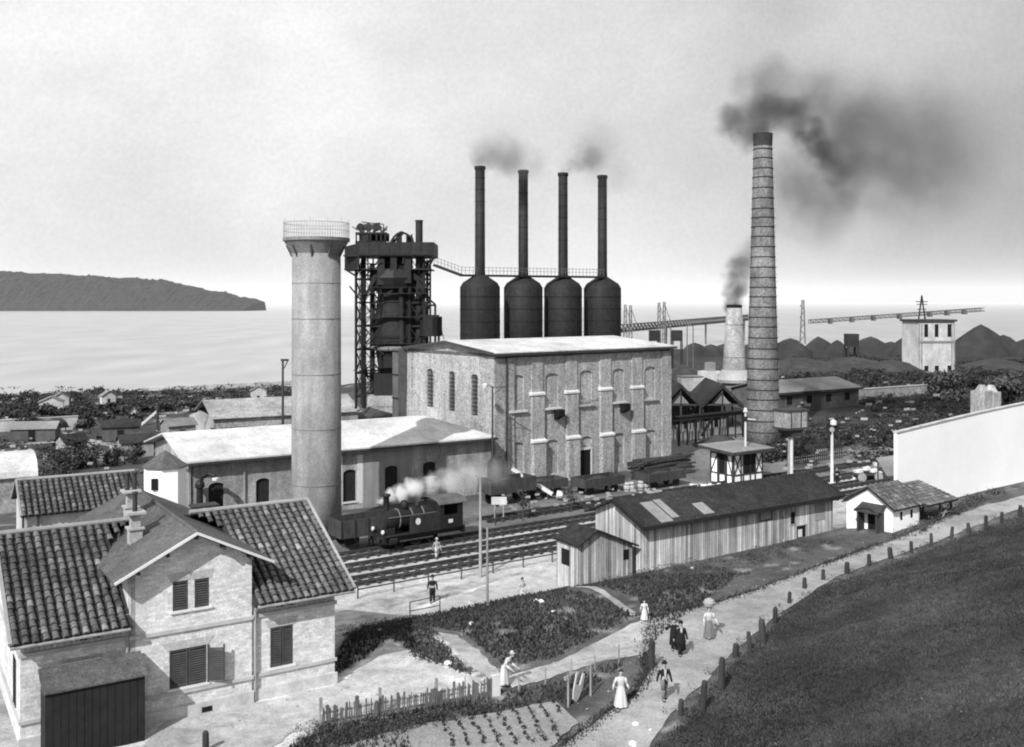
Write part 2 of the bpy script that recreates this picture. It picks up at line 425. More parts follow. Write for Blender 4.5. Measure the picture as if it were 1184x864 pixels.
strip('yard', [at(130,900,2).xy, at(190,835,2).xy, at(387,793,2).xy, at(420,772,2).xy, at(449,743,2).xy], [at(270,900,2).xy, at(330,850,2).xy, at(440,820,2).xy, at(520,805,2).xy, at(572,793,2).xy], 'yardearth', 30, .5, .03)
strip('dirt_slope', [at(506,732,2).xy, at(545,770,2).xy, at(572,797,2).xy], [at(530,735,2).xy, at(565,765,2).xy, at(594,790,2).xy], 'path', 20, .4, .045)
strip('gravel_bank', [at(472,694,1).xy, at(520,678,.8).xy, at(600,655,.7).xy, at(650,642,.6).xy], [at(500,704,1.2).xy, at(545,694,1.2).xy, at(615,682,1.2).xy, at(662,668,1.0).xy], 'whitepath', 40, .5, .05)
strip('garden_bed', [at(380,868,2).xy, at(480,840,2).xy, at(590,822,2).xy, at(642,812,2).xy], [at(480,930,2).xy, at(560,890,2).xy, at(640,864,2).xy, at(668,835,2).xy], 'soil', 30, .4, .05)

# far hill across the bay
def farhill():
    prof = [(-400,305),(-150,309),(0,314),(60,317),(130,321),(178,323),(200,329),(250,339),(285,346),(306,352.5)]
    m = MB(); g = []
    for k in range(400):
        px = -400+706*k/399
        for (a,b),(c,d) in zip(prof, prof[1:]):
            if a <= px <= c: py = b+(d-b)*(px-a)/(c-a)
        row = []
        for j in range(14):
            f = j/13; Y = 2450+250*f; zt = CH-(py-HZ)/F_*2600
            z = -2+(zt+2)*math.sin(f*math.pi/2)+ (5*noise.noise(Vector((px*.05, f*4, 2))) + 5*noise.noise(Vector((px*.22, f*9, 2))) + 3.5*noise.noise(Vector((px*.7, f*20, 2))))*min(1, f*3)*min(1, (306-px)/30)
            row.append(((px-592)/F_*2600, Y, z if px < 296 else -3))
        g.append(row)
    for k in range(399):
        for j in range(13): m.face([g[k][j], g[k+1][j], g[k+1][j+1], g[k][j+1]])
    tag(m.build('hill', 'farhill', None, False), kind='structure')
farhill()

# ================================================================= RAILWAY
def rails():
    proto = None
    for i, (t0, lab, s0, s1) in enumerate([(64.6,'railway track nearest the double rail fence',20,106),(68.0,'railway track second from the double rail fence',20,112),(71.4,'railway track the locomotive stands on',20,118),(76.0,'overgrown railway track closest to the tall brick hall',50,116)]):
        x, y = ST(s0, t0); L = s1-s0
        r = thing('railway_track', lab, 'railway track', (x, y, .04), 35, 'parallel railway tracks')
        for dy in (-.72, .72):
            part('rail', 'rail', r, lambda m: (m.box(0, L, dy-.05, dy+.05, .1, .26), m.box(0, L, dy-.11, dy+.11, .1, .13)))
        part('rail_shadow_strip', 'slag', r, lambda m: (m.box(0, L, -.98, -.5, -.02, .045), m.box(0, L, .5, .98, -.02, .045)))  # dark strips put in for the shadow along each rail
        if proto is None:
            proto = MB(); proto.box(-.12, .12, -1.25, 1.25, 0, .1); sl = proto.build('sleeper', 'wood', r); first = sl
        n = min(99, int(L/.95))
        for k in range(n):
            if i == 0 and k == 0: sl.location = (.5, 0, 0); continue
            c = sl.copy(); col.objects.link(c); c.parent = r; c.location = (.5+k*L/n, random.uniform(-.05,.05), 0); c.rotation_euler.z = random.uniform(-.03,.03)
rails()

# double rail fence along the tracks
def rail_fence():
    x, y = ST(30, 61.0)
    r = thing('rail_fence', 'thin double rail metal fence running beside the nearest railway track', 'fence', (x, y, 0), 35)
    L = 44
    for z in (1.05, .62): part('fence_rail', 'wood', r, lambda m: m.tube((0,0,z), (L,0,z), .05, n=6))
    for k in range(17): part('fence_post', 'wood', r, lambda m: m.tube((k*2.75,0,-.6), (k*2.75,0,1.1), .055, n=6))
rail_fence()

# ================================================================= HOUSE (foreground left)
def tile_field(m, x0, x1, y0, z0, y1, z1, keep=lambda x, y, z: True, sx=.355, sy=.40):
    """rows of curved clay cover tiles on a slope from (y0,z0) eave to (y1,z1) ridge"""
    L = math.hypot(y1-y0, z1-z0); ny = max(1, int(L/sy)); nx = max(1, int((x1-x0)/sx)); dy = (y1-y0)/L; dz = (z1-z0)/L
    nrm = (-dz, dy) if dy > 0 else (dz, -dy)
    wx = (x1-x0)/nx
    for i in range(nx):
        cx0 = x0+(i+.5)*wx
        for j in range(ny):
            cx = cx0+random.uniform(-.02,.02); l0 = j*L/ny-.05+random.uniform(-.02,.02); l1 = (j+1)*L/ny+.03
            yc = y0+dy*l0; zc = z0+dz*l0
            if not keep(cx, yc, zc): continue
            m.cur = random.choice((.7,.8,.85,.9,1,1,1.1,1.2,1.5,2.0 if random.random() < .25 else 1)) ; r0 = wx*.36; r1 = wx*.28; n = 5; i0 = len(m.v)
            for l, r, lift in ((l0, r0, .05+random.uniform(-.012,.02)), (l1, r1, .02)):
                for k in range(n+1):
                    a = math.pi*k/n; h = lift+r*.75*math.sin(a)
                    m.v.append((cx-r*math.cos(a), y0+dy*l+nrm[0]*h, z0+dz*l+nrm[1]*h))
            for k in range(n): m.f.append((i0+k, i0+k+1, i0+n+1+k+1, i0+n+1+k)); m.t.append(m.cur)
            m.f.append(tuple(i0+k for k in range(n+1))); m.t.append(m.cur*.5)
    m.cur = 1
def shutter_window(parent, x0, x1, z0, z1, y=0, arch=True, leaves=2, openleaf=0):
    w = part('window', 'dark', parent, lambda m: m.box(x0, x1, y+.12, y+.16, z0, z1))
    n = int((z1-z0)/.11); W = (x1-x0)/leaves
    for k in range(leaves):
        a = x0+k*W+.02; b = a+W-.04
        def lv(m):
            m.box(a, a+.06, y+.02, y+.07, z0+.02, z1-.02); m.box(b-.06, b, y+.02, y+.07, z0+.02, z1-.02)
            m.box(a+.06, b-.06, y+.02, y+.07, z1-.1, z1-.02); m.box(a+.06, b-.06, y+.02, y+.07, z0+.02, z0+.1)
            for q in range(n-1):
                zz = z0+.12+q*(z1-z0-.24)/(n-1); m.slab((a+.06,y+.02,zz),(b-.06,y+.02,zz),(b-.06,y+.08,zz+.06),(a+.06,y+.08,zz+.06),.015)
        part('shutter', 'slat', w, lv)
    part('sill', 'trim', w, lambda m: m.box(x0-.12, x1+.12, y-.09, y+.1, z0-.09, z0-.002))
    if arch:
        def ar(m):
            n = 9; xa = x0-.1; xb = x1+.1
            for k in range(n):
                f0 = xa+(xb-xa)*k/n; f1 = f0+(xb-xa)/n-.015; c = (xa+xb)/2; sp = .28
                g0 = c+(f0-c)*(1+sp); g1 = c+(f1-c)*(1+sp)
                m.cur = 1; m.prism([(f0,z1+.005),(f1,z1+.005),(g1,z1+.36),(g0,z1+.36)], y-.015, y+.1)
        part('brick_lintel', 'quoin', w, ar)
    return w
def house():
    F0 = at(387, 790, 2.0); th = 32.5
    r = thing('station_house', 'two storey pale brick house with central gable, tiled wings and louvred shutters', 'house', (F0.x, F0.y, 1.98), th)
    W = Wall(F0, th)
    def X(px): return W.a(px)
    def Z(px, py): return W.z(px, py)-1.98
    cx = (X(150)+X(290))/2; xl, xr = X(150), X(290); x0 = X(24)
    # openings measured on the front
    def op(pa, pb, ya, yb, off): a, b = X(pa), X(pb); return (a-off, b-off, Z((pa+pb)/2, yb), Z((pa+pb)/2, ya))
    wr = op(312.5, 339, 724, 770, xr)
    for nm, off, w, h, ops in (('wall', xr, 0-xr, 4.85, [wr, (2.2-.0+.1,2.42+.1,4.25,4.4),(2.62,2.84,4.25,4.4)]),):
        mw = wall_mesh(w, h, ops[:1]); mw.box(0, w, .22, .3, 0, h); 
        o = mw.build(nm, 'housewall', r); o.location.x = off
    wl = [(1.75,2.85,1.3,3.05)]
    mw = wall_mesh(xl-x0, 4.85, wl); mw.box(0, xl-x0, .22, .3, 0, 4.85); o = mw.build('wall', 'housewall', r); o.location.x = x0
    Wc = xr-xl; c1 = op(198.7, 216.7, 671, 705, xl); c2 = op(224, 241, 668, 701, xl); c3 = op(195, 238, 748, 792, xl)
    hz = 6.62; mw = wall_mesh(Wc, hz, [c1, c2, c3])
    mw.prism([(0,hz),(Wc,hz),(Wc/2,hz+Wc/2*.5+.0)], 0, .22); mw.box(0, Wc, .22, .3, 0, hz); mw.box(0,.2,.0,.3,0,hz); mw.box(Wc-.2,Wc-.001,.001,.3,0,hz)
    o = mw.build('gable_wall', 'housewall', r); o.location = (xl, -.14, 0)
    def sides(m):
        m.prismx([(.3,0),(11,0),(11,4.7),(5.5,7.3),(.3,4.8)], x0, x0+.25)
        m.prismx([(.3,0),(11,0),(11,4.7),(5.5,7.3),(.3,4.8)], -.25, -.001)
        m.box(x0+.25, -.25, 10.75, 11, 0, 4.7); m.box(xl, xl+.2, .3, 11.1, 4.2, 6.7); m.box(xr-.2, xr, .3, 11.1, 4.2, 6.7)
        m.box(xl+.2, xr-.2, 10.9, 11.1, 4.7, 6.6); m.prism([(xl,6.6),(xr,6.6),(cx,6.6+Wc/4)], 10.9, 11.1)
    part('wall', 'housewall', r, sides)
    # bands, plinth
    zb = (Z(388,760)+.0, Z(388,694))
    for z, hh in ((zb[0], .14), (zb[1], .16)):
        def bd(m):
            m.box(xr+.002, .08, -.09, .0-.002, z-hh, z); m.box(xl-.06, xr+.06, -.23, -.142, z-hh, z); m.box(x0-.08, xl-.062, -.09, -.002, z-hh, z)
            m.box(x0-.09, x0-.002, .0, 11, z-hh, z)
        part('stone_band', 'band', r, bd)
    parts('plinth', 'plaster', r, lambda m: (m.box(xr+.07, .1, -.1, -.002, -.3, .55), m.box(xl-.07, xr+.07, -.24, -.142, -.3, .55), m.box(x0-.1, xl-.072, -.1, -.002, -.3, .55)))
    shutter_window(r, xr+wr[0], xr+wr[1], wr[2], wr[3])
    for c, l in ((c1,1),(c2,1)): shutter_window(r, xl+c[0], xl+c[1], c[2], c[3], -.14, True, l)
    w = shutter_window(r, xl+c3[0], xl+c3[1], c3[2], c3[3], -.14)
    def opened(m):
        a = Vector((xl+c3[1]+.05, -.16, 0)); d = Vector((.62,-.3,0))
        for q in range(16):
            z = c3[2]+.1+q*(c3[3]-c3[2]-.2)/16; m.bar(a+Vector((0,0,z)), a+d+Vector((0,0,z)), .03, .07)
        for e in (a, a+d): m.bar(e+Vector((0,0,c3[2])), e+Vector((0,0,c3[3])), .06)
    part('shutter', 'slat', w, opened)
    shutter_window(r, x0+1.75, x0+2.85, 1.3, 3.05)
    def vent(x): 
        return lambda m: m.box(x, x+.28, -.02, .05, zb[1]+.12, zb[1]+.3)
    for x in (xr+1.2, xr+1.7, x0+2.2, x0+2.7): part('vent', 'dark', r, vent(x))
    part('window', 'dark', r, lambda m: m.box(x0-.03, x0-.001, 1.6, 2.5, 1.2, 3.2))
    part('cellar_vent', 'dark', r, lambda m: m.box(xl+2.95, xl+3.4, -.26, -.2, .1, .32))
    parts('dentil', 'quoin', r, lambda m: [m.box(xr+.3+k*.24, xr+.42+k*.24, -.035, .02, zb[1]+.02, zb[1]+.16) for k in range(15)]+[m.box(x0+.1+k*.24, x0+.22+k*.24, -.035, .02, zb[1]+.02, zb[1]+.16) for k in range(16)])
    # wing roofs
    ez, ey, rz, ry = 4.52, -.62, 7.62, 5.5
    def crossz(x): return 8.12-.5*abs(x-cx)
    for a, b, nm in ((x0-.45, cx-.9, 'l'), (cx+.9, .72, 'r')):
        rf = part('wing_roof', 'tileunder', r, lambda m: (m.slab((a,ey,ez),(b,ey,ez),(b,ry,rz),(a,ry,rz),.1), m.slab((a,11.6,ez),(a,ry,rz-.001),(b,ry,rz-.001),(b,11.6,ez),.1)) if False else
             (m.slab((a if nm=='l' else cx+Wc/2,ey,ez),(b if nm=='r' else cx-Wc/2,ey,ez),(b if nm=='r' else cx-Wc/2,ry,rz),(a if nm=='l' else cx+Wc/2,ry,rz),.1),
              m.slab((a,ry,rz),(b,ry,rz),(b,11.6,ez),(a,11.6,ez),.1)))
        keep = lambda x, y, z: (abs(x-cx) > Wc/2+.12) or (z > crossz(x)+.12)
        part('roof_tiles', 'tile', rf, lambda m: tile_field(m, a, b, ey-.1, ez+.01, ry, rz+.02, keep))
        part('roof_tiles', 'tile', rf, lambda m: tile_field(m, a, b, 11.7, ez+.01, ry, rz+.02, keep))
        part('ridge_cap', 'mortar', rf, lambda m: m.tube((a if nm=='l' else cx+1.3,ry,rz+.1),(b if nm=='r' else cx-1.3,ry,rz+.1), .12, n=8))
        e = a if nm == 'l' else b
        parts('verge', 'mortar', rf, lambda m: (m.bar((e,ey-.1,ez+.06),(e,ry,rz+.12),.13,.14), m.bar((e,11.7,ez+.06),(e,ry,rz+.12),.13,.14)))
        part('gutter', 'greywood', rf, lambda m: m.tube((a if nm=='l' else xr+.12,ey-.1,ez-.1),(b if nm=='r' else xl-.12,ey-.1,ez-.1), .07, n=8))
        part('eave_soffit', 'wood', rf, lambda m: m.box(a+.05 if nm=='l' else xr+.02, b-.05 if nm=='r' else xl-.02, ey+.02, -.01, ez-.14, ez-.1+.0))
    # cross gable roof
    hw = Wc/2+.78; yf, yb = -.85, 11.9
    rf = part('cross_roof', 'slate', r, lambda m: (m.slab((cx-hw,yf,8.12-.5*hw),(cx,yf,8.12),(cx,yb,8.12),(cx-hw,yb,8.12-.5*hw),.09), m.slab((cx,yf,8.12),(cx+hw,yf,8.12-.5*hw),(cx+hw,yb,8.12-.5*hw),(cx,yb,8.12),.09)))
    part('bargeboard', 'trim', rf, lambda m: (m.bar((cx-hw,yf-.03,8.1-.5*hw),(cx,yf-.03,8.10),.06,.11), m.bar((cx,yf-.03,8.10),(cx+hw,yf-.03,8.1-.5*hw),.06,.11)))
    part('ridge_cap', 'slate', rf, lambda m: m.tube((cx,yf,8.13),(cx,yb,8.13),.09,n=8))
    part('purlin', 'wood', rf, lambda m: [m.box(cx+d-.06, cx+d+.06, yf+.04, -.15, 7.82-.5*abs(d), 7.95-.5*abs(d)) for d in (-2.4,-1.2,0,1.2,2.4)])
    # drain pipes
    for x in (xl-.12, xr+.16):
        part('drainpipe', 'greywood', r, lambda m: (m.tube((x,-.14,.1),(x,-.14,4.2),.06,n=8), m.bar((x,-.14,4.2),(x,ey-.05,4.45),.09)))
    # chimneys
    def chim(x, y, z, h, pots):
        c = part('chimney', 'quoin', r, lambda m: (m.box(x-.28,x+.28,y-.28,y+.28,z-.5,z+h*.4), m.box(x-.2,x+.2,y-.2,y+.2,z+h*.4,z+h)))
        parts('chimney_cap', 'band', c, lambda m: (m.box(x-.42,x+.42,y-.42,y+.42,z+h,z+h+.1), m.box(x-.36,x+.36,y-.36,y+.36,z+h*.4,z+h*.4+.08)))
        for dx in pots: part('chimney_pot', 'soot', c, lambda m: m.lathe([(.11,0),(.1,.75),(.14,.78),(.14,.86),(.09,.88)], (x+dx,y,z+h+.1), 10))
    chim(cx-1.75, 3.1, 7.3, 1.15, (0,))
    chim(cx-1.25, 6.4, 7.6, 1.25, (-.17,.17))
    x, y, z = cx+2.75, 8.2, 5.9
    c = part('chimney', 'quoin', r, lambda m: m.box(x-.5,x+.5,y-.3,y+.3,z-.5,z+1.0))
    parts('chimney_cap', 'soot', c, lambda m: (m.box(x-.68,x+.68,y-.42,y+.42,z+1.5,z+1.6), m.box(x-.6,x+.6,y-.38,y+.38,z+1.0,z+1.1)))
    for k in range(4): part('chimney_pot', 'mortar', c, lambda m: m.lathe([(.09,0),(.09,.4)], (x-.42+k*.28,y,z+1.1), 8))
    # box shed leaning against the front
    b = thing('lean_to_shed', 'dark tarred box shed with sloping lid against the left front of the brick house', 'shed', r.matrix_basis @ Vector((0,0,0)), th)
    def wd(m):
        m.prismx([(-1.55,-.4),(-.26,-.4),(-.26,3.22),(-1.55,2.72)], X(168)-.35-3.75, X(168)-.35)
    part('body', 'shutter', b, wd)
    bx1 = X(168)-.35; bx0 = bx1-3.75
    parts('plank', 'shutter', b, lambda m: [m.box(bx0+k*.288+.01, bx0+k*.288+.275, -1.575, -1.552, -.3, 2.7) for k in range(13)])
    part('lid', 'slate', b, lambda m: m.slab((bx0-.1,-1.68,2.76),(bx1+.1,-1.68,2.76),(bx1+.1,-.25,3.30),(bx0-.1,-.25,3.30),.07))
    b.location = (F0.x, F0.y, 1.98)
house()

# ================================================================= LEFT TILE-ROOFED HOUSE
def left_house():
    P = at(24, 596, 4.5); r = thing('cottage', 'low pale cottage with long curved tile roof behind the brick house', 'house', (P.x, P.y, 0), 31)
    L = 8.6
    part('wall', 'plaster', r, lambda m: (m.box(.3, L, .5, .8, 0, 4.3), m.box(.3,.55,.8,7.5,0,4.3), m.box(.55,L,7.2,7.5,0,4.3), m.prismx([(.5,4.3),(7.5,4.3),(4,6)], .3, .55)))
    for a in (1.3, 4.3): part('window', 'dark', r, lambda m: m.box(a, a+1.0, .46, .55, 1.8, 3.4))
    part('door', 'shutter', r, lambda m: m.box(2.8, 3.8, .46, .55, 0, 3.0))
    rf = part('roof', 'tileunder', r, lambda m: (m.slab((0,0,4.4),(L,0,4.4),(L,4,6.35),(0,4,6.35),.1), m.slab((0,4,6.35),(L,4,6.35),(L,8,4.4),(0,8,4.4),.1)))
    part('roof_tiles', 'tile', rf, lambda m: tile_field(m, 0, L, -.1, 4.42, 4, 6.37, sx=.42, sy=.5))
    part('roof_tiles', 'tile', rf, lambda m: tile_field(m, 0, L, 8.1, 4.42, 4, 6.37, sx=.42, sy=.5))
    parts('verge', 'mortar', rf, lambda m: (m.bar((0,-.1,4.46),(0,4,6.47),.13,.13), m.bar((0,8,4.46),(0,4,6.47),.13,.13)))
    part('ridge_cap', 'mortar', rf, lambda m: m.tube((0,4,6.45),(L,4,6.45),.13,n=8))
    parts('porch_post', 'wood', r, lambda m: (m.box(.1,.25,.1,.25,0,4.35), m.box(1.1,1.25,.1,.25,0,4.35)))
left_house()

def barrel_store():
    P = at(44, 549, 3.4); r = thing('storage_shed', 'white curved roof storage shed at the left edge beyond the tiled cottage', 'shed', (P.x, P.y, 0), 31)
    L = 14
    part('wall', 'palewall', r, lambda m: (m.box(-L,-.2,.2,.4,0,3.3), m.box(-.4,-.2,.4,7.6,0,3.3), m.prismx([(.4,3.3),(7.6,3.3),(6.4,4.6),(4,5.2),(1.6,4.6)], -.4, -.2)))
    def rf(m):
        n = 12; pr = [(4-4.1*math.cos(math.pi*k/n), 3.35+1.9*math.sin(math.pi*k/n)) for k in range(n+1)]
        for (a,b),(c,d) in zip(pr, pr[1:]): m.slab((-L,a,b),(0,a,b),(0,c,d),(-L,c,d),.08)
    part('roof', 'whiteroof', r, rf)
barrel_store()

def hexhut():
    p = at(191, 625, 0); Y = 79.5; x = (191-592)/F_*Y
    r = thing('gate_kiosk', 'small white octagonal hut with pointed grey roof behind the brick house', 'hut', (x, Y, 0), 10)
    part('wall', 'white', r, lambda m: m.lathe([(1.62,0),(1.62,6.95)], n=8))
    part('roof', 'slate', r, lambda m: m.lathe([(1.8,6.9),(1.8,6.98),(.05,8.2)], n=8))
    part('window', 'dark', r, lambda m: m.box(-.8,-.3,-1.62,-1.4,5.3,6.2))
hexhut()

# ================================================================= LOW SHED WITH WHITE ROOF
def low_shed():
    Rr = Vector((-2.2, 104.6)); th = 32.0; d = Vector((math.cos(R(th)), math.sin(R(th)))); L = 31.0; P = Rr-d*L
    r = thing('engine_shed', 'long low engine shed with white sloping roof and arched windows', 'shed', (P.x, P.y, 0), th)
    W = Wall(P, th)
    def op(pa, pb, ya, yb): c = (pa+pb)/2; return (W.a(pa), W.a(pb), max(.05,W.z(c, yb)), W.z(c, ya), .35)
    ops = [op(241,259,558,604), op(296,312,553,594), op(397,412,543,580), op(445,460,538.5,572), op(489,504,534,551), op(489,503,559,566)]
    ops[-1] = ops[-1][:4]; E_ = 5.9
    mw = wall_mesh(L, E_, ops, .3); mw.box(0, L, .32, .5, 0, E_)
    mw.box(0,.3,.0,14,0,E_); mw.box(L-.3,L-.001,.001,14,0,E_); mw.box(.3,L-.3,13.7,14,0,E_); mw.prismx([(.0,E_),(14,E_),(7,E_+1.5)],.0,.25)
    mw.build('wall', 'lowwall', r)
    parts('wall_panel', 'lowdark', r, lambda m: m.box(W.a(419), W.a(476), -.06, -.002, 3.45 if False else 0, .9) if False else (m.box(W.a(419), ops[3][0]-.15, -.05, -.002, 0, 5.6), m.box(ops[3][1]+.15, W.a(476), -.05, -.002, 0, 5.6), m.box(ops[3][0]-.15, ops[3][1]+.15, -.05, -.002, ops[3][3]+.1, 5.6)))
    for o in ops:
        w = part('window' if o[2] > .6 else 'door', 'shutter', r, lambda m: m.box(o[0], o[1], .2, .31, o[2], o[3]))
        part('glazing_bars', 'steel2', w, lambda m: [m.box(o[0]+(o[1]-o[0])*k/4-.03, o[0]+(o[1]-o[0])*k/4+.03, .17, .2, o[2], o[3]) for k in (1,2,3)])
        if o[2] > .6: part('sill', 'trim', w, lambda m: m.box(o[0]-.15, o[1]+.15, -.12, .1, o[2]-.15, o[2]-.01))
    parts('window_surround', 'trim', r, lambda m: (m.box(ops[2][0]-.7, ops[2][0]-.1, -.05, -.002, ops[2][2]-.3, 5.2), m.box(ops[2][1]+.1, ops[2][1]+.7, -.05, -.002, ops[2][2]-.3, 5.2)))
    o_ = .9; yb = 14+o_; rz = 7.75
    part('roof', 'whiteroof', r, lambda m: (m.slab((-o_,-o_,E_+.12),(L+.3,-o_,E_+.12),(L-4.5,7,rz),(-o_,7,rz),.14), m.slab((-o_,7,rz),(L-4.5,7,rz),(L+.3,yb,E_+.12),(-o_,yb,E_+.12),.14), m.face([(L+.3,-o_,E_+.12),(L+.3,yb,E_+.12),(L-4.5,7,rz)])), False)
    part('fascia', 'wood', r, lambda m: (m.box(-o_, L+.3, -o_-.03, -o_+.1, E_-.22, E_-.03), m.box(-o_-.03,-o_+.1,-o_+.1,6,E_-.2,E_-.03)))
    part('eave_shade_strip', 'wood', r, lambda m: m.box(0, L, -.12, -.002, E_-.25, E_-.03))  # dark strip stands in for the shade below the eave
    for px in (281, 217): a = W.a(px)+.1; parts('drainpipe', 'greywood', r, lambda m: m.tube((a,-.15,0),(a,-.15,E_-.2),.07,n=6))
    return W
lowW = low_shed()

# ================================================================= TALL HALL
def hall():
    A = at(572, 567, 0); B = at(775, 536.5, 0); d = (B-A); L = d.length; th = math.degrees(math.atan2(d.y, d.x)); D = 16.8; E_ = 14.5
    r = thing('power_hall', 'tall pale rendered industrial hall with white roof, buttresses and arched blind windows', 'factory hall', (A.x, A.y, 0), th)
    W = Wall(A, th)
    def zx(x, y): return 460+x/3.482, 380+y/3.482
    ops = []; 
    cxs = [480, 620, 757, 888, 1015]; up = [187,180,168,161,153]; lo = [458,448,434,421,408]
    bw = 1.9
    for c, u_, l_ in zip(cxs, up, lo):
        px, py = zx(c, u_); a = W.a(px); zt = W.z(px, py); ops.append((a-bw/2, a+bw/2, 8.3, zt, .45))
        px, py = zx(c, l_); zt = W.z(px, py); ops.append((a-bw/2, a+bw/2, .9, zt, .45))
    px, _ = zx(755, 600); da = W.a(px); door = (da-.85, da+.85, 0.02, 3.1)
    # the door sits in the third bay
    ops[5] = (ops[5][0], ops[5][1], 3.6, ops[5][3], .45)
    mw = wall_mesh(L, E_, ops+[door], .18)
    for o in ops: mw.face([(o[0],.18,o[2]),(o[1],.18,o[2]),(o[1],.18,o[3]),(o[0],.18,o[3])])
    mw.box(L-.3, L-.001, .001, D, 0, E_); mw.box(0, L, D-.3, D, 0, E_)
    mw.build('front_wall', 'hallwall', r)
    # left end with tall slit windows (local: built along its own direction)
    le = []
    for (x0,x1,y0,y1) in ((117,143,162,316),(205,230,172,332),(296,322,184,350)):
        P0 = Vector((A.x, A.y)); Wl = Wall(P0, th+90); a0 = Wl.a(zx(x1,0)[0]); a1 = Wl.a(zx(x0,0)[0]); zc0 = Wl.z(*zx((x0+x1)/2, y1)); zc1 = Wl.z(*zx((x0+x1)/2, y0))
        le.append((a0, a1, zc0, zc1))
    def mirror(m):  # wall_mesh along x then turned onto the end
        return m
    me = wall_mesh(D, E_, [(D-a1, D-a0, z0, z1, .3) for a0,a1,z0,z1 in le]+[(D-12.9,D-12.2,5.6,6.6)], .25)
    me.prism([(0,E_),(D,E_),(D/2,E_+1.15)], 0, .2); me.box(0, D, .27, .4, 0, E_)
    o = me.build('end_wall', 'hallwall', r); o.rotation_euler.z = R(-90); o.location = (0, D, 0)
    for a0,a1,z0,z1 in le: 
        w = part('slit_window', 'hallwin', r, lambda m: m.box(.2, .26, a0, a1, z0, z1))
        part('glazing_bars', 'shutter', w, lambda m: [m.box(.15,.2,a0,a1,z0+k*.45,z0+k*.45+.1) for k in range(int((z1-z0)/.45))]+[m.box(.15,.2,(a0+a1)/2-.04,(a0+a1)/2+.04,z0,z1)])
    parts('end_pilaster', 'hallwall', r, lambda m: (m.box(-.12,-.002,D-.9,D+.1,0,E_-.3), m.box(-.12,-.002,-.12,.9,0,E_-.3)))
    part('door', 'dark', r, lambda m: m.box(door[0], door[1], .05, .12, 0, 3.1))
    part('door_frame', 'trim', r, lambda m: (m.box(door[0]-.2,door[0]-.002,-.08,.1,0,3.1), m.box(door[1]+.002,door[1]+.2,-.08,.1,0,3.1), m.box(door[0]-.2,door[1]+.2,-.08,.1,3.1,3.35)))
    # buttresses in two stages with white caps
    for (x0,x1,yu,yl) in ((535,583,265,455),(675,720,257,440),(811,856,245,428),(940,982,238,415)):
        a0, a1 = W.a(zx(x0,0)[0]), W.a(zx(x1,0)[0]); zu = W.z(*zx(x0,yu)); zl = W.z(*zx(x0,yl))
        b = part('buttress', 'hallwall', r, lambda m: (m.box(a0,a1,-.62,-.002,0,zl), m.box(a0+.0,a1,-.34,-.001,zl,zu), m.box(a0+.05,a1-.05,-.14,-.001,zu,E_-.5)))
        for z, yy in ((zl,-.62),(zu,-.34)): part('cap', 'trim', b, lambda m: m.prismx([(yy-.1,z-.12),(yy-.1,z+.08),(yy+.4,z+.3),(yy+.4,z-.12)], a0-.2, a1+.08))
    parts('pilaster', 'hallwall', r, lambda m: (m.box(-.05,2.6,-.14,-.001,0,E_-.5), m.box(L-1.6,L+.05,-.14,-.001,0,E_-.5)))
    parts('plinth', 'band', r, lambda m: [m.box(a,b,-.2,-.003,0,.8) for a,b in ((-.05,W.a(zx(533,0)[0])),(W.a(zx(585,0)[0]),W.a(zx(673,0)[0])),)])
    for c in (0,2,4,6,8):
        o = ops[c]; part('sill', 'trim' if c in (0,2,6) else 'hallwall', r, lambda m: m.box(o[0]-.25,o[1]+.35,-.3,.05,o[2]-.22,o[2]-.003))
    for c, x in ((2,640),(6,905)):
        o = ops[c]; a = W.a(zx(x,0)[0]); part('winch_box', 'dark', r, lambda m: m.prismx([(-.9,7.35),(-.002,6.9),(-.002,8.05),(-.9,8.05)], a-.45, a+.45))
    parts('string_course', 'hallrec', r, lambda m: [m.box(a,b,-.05,-.003,8.7,8.85) for a,b in ((W.a(zx(722,0)[0]),W.a(zx(808,0)[0])),)])
    for zz in (432,): a = W.a(zx(zz,0)[0]); parts('drainpipe', 'wood', r, lambda m: m.tube((a,-.24,0),(a,-.24,E_-.3),.09,n=6))
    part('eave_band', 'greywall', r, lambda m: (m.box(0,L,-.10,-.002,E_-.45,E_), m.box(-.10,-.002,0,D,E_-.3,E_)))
    o_ = .6; rz = E_+1.25
    part('roof', 'whiteroof', r, lambda m: (m.slab((-o_,-o_,E_+.16),(L+o_,-o_,E_+.16),(L+o_-2.2,D/2,rz),(-o_,D/2,rz),.1), m.slab((-o_,D/2,rz),(L+o_-2.2,D/2,rz),(L+o_,D+o_,E_+.16),(-o_,D+o_,E_+.16),.1), m.face([(L+o_,-o_,E_+.16),(L+o_,D+o_,E_+.16),(L+o_-2.2,D/2,rz)])))
    part('roof_verge', 'soot', r, lambda m: (m.bar((-o_-.05,-o_,E_+.05),(-o_-.05,D/2,rz-.18),.12,.3), m.bar((-o_-.05,D/2,rz-.18),(-o_-.05,D+o_,E_+.05),.12,.3)))
    part('roof_fascia', 'wood', r, lambda m: m.box(-o_,L+o_,-o_-.04,-o_+.08,E_-.2,E_+.03))
    # steel duct at the far left corner of the hall
    d = thing('corner_duct', 'dark square duct standing against the left back corner of the tall hall', 'duct', (A.x, A.y, 0), th)
    part('duct', 'greywall', d, lambda m: m.box(-1.3,-.15,D+.15,D+1.5,3,E_+.0)); part('frame', 'steel', d, lambda m: [m.bar((-1.34,D+.15,3+k*2.8),(-1.34,D+1.5,3+k*2.8),.12) for k in range(5)])
hall()

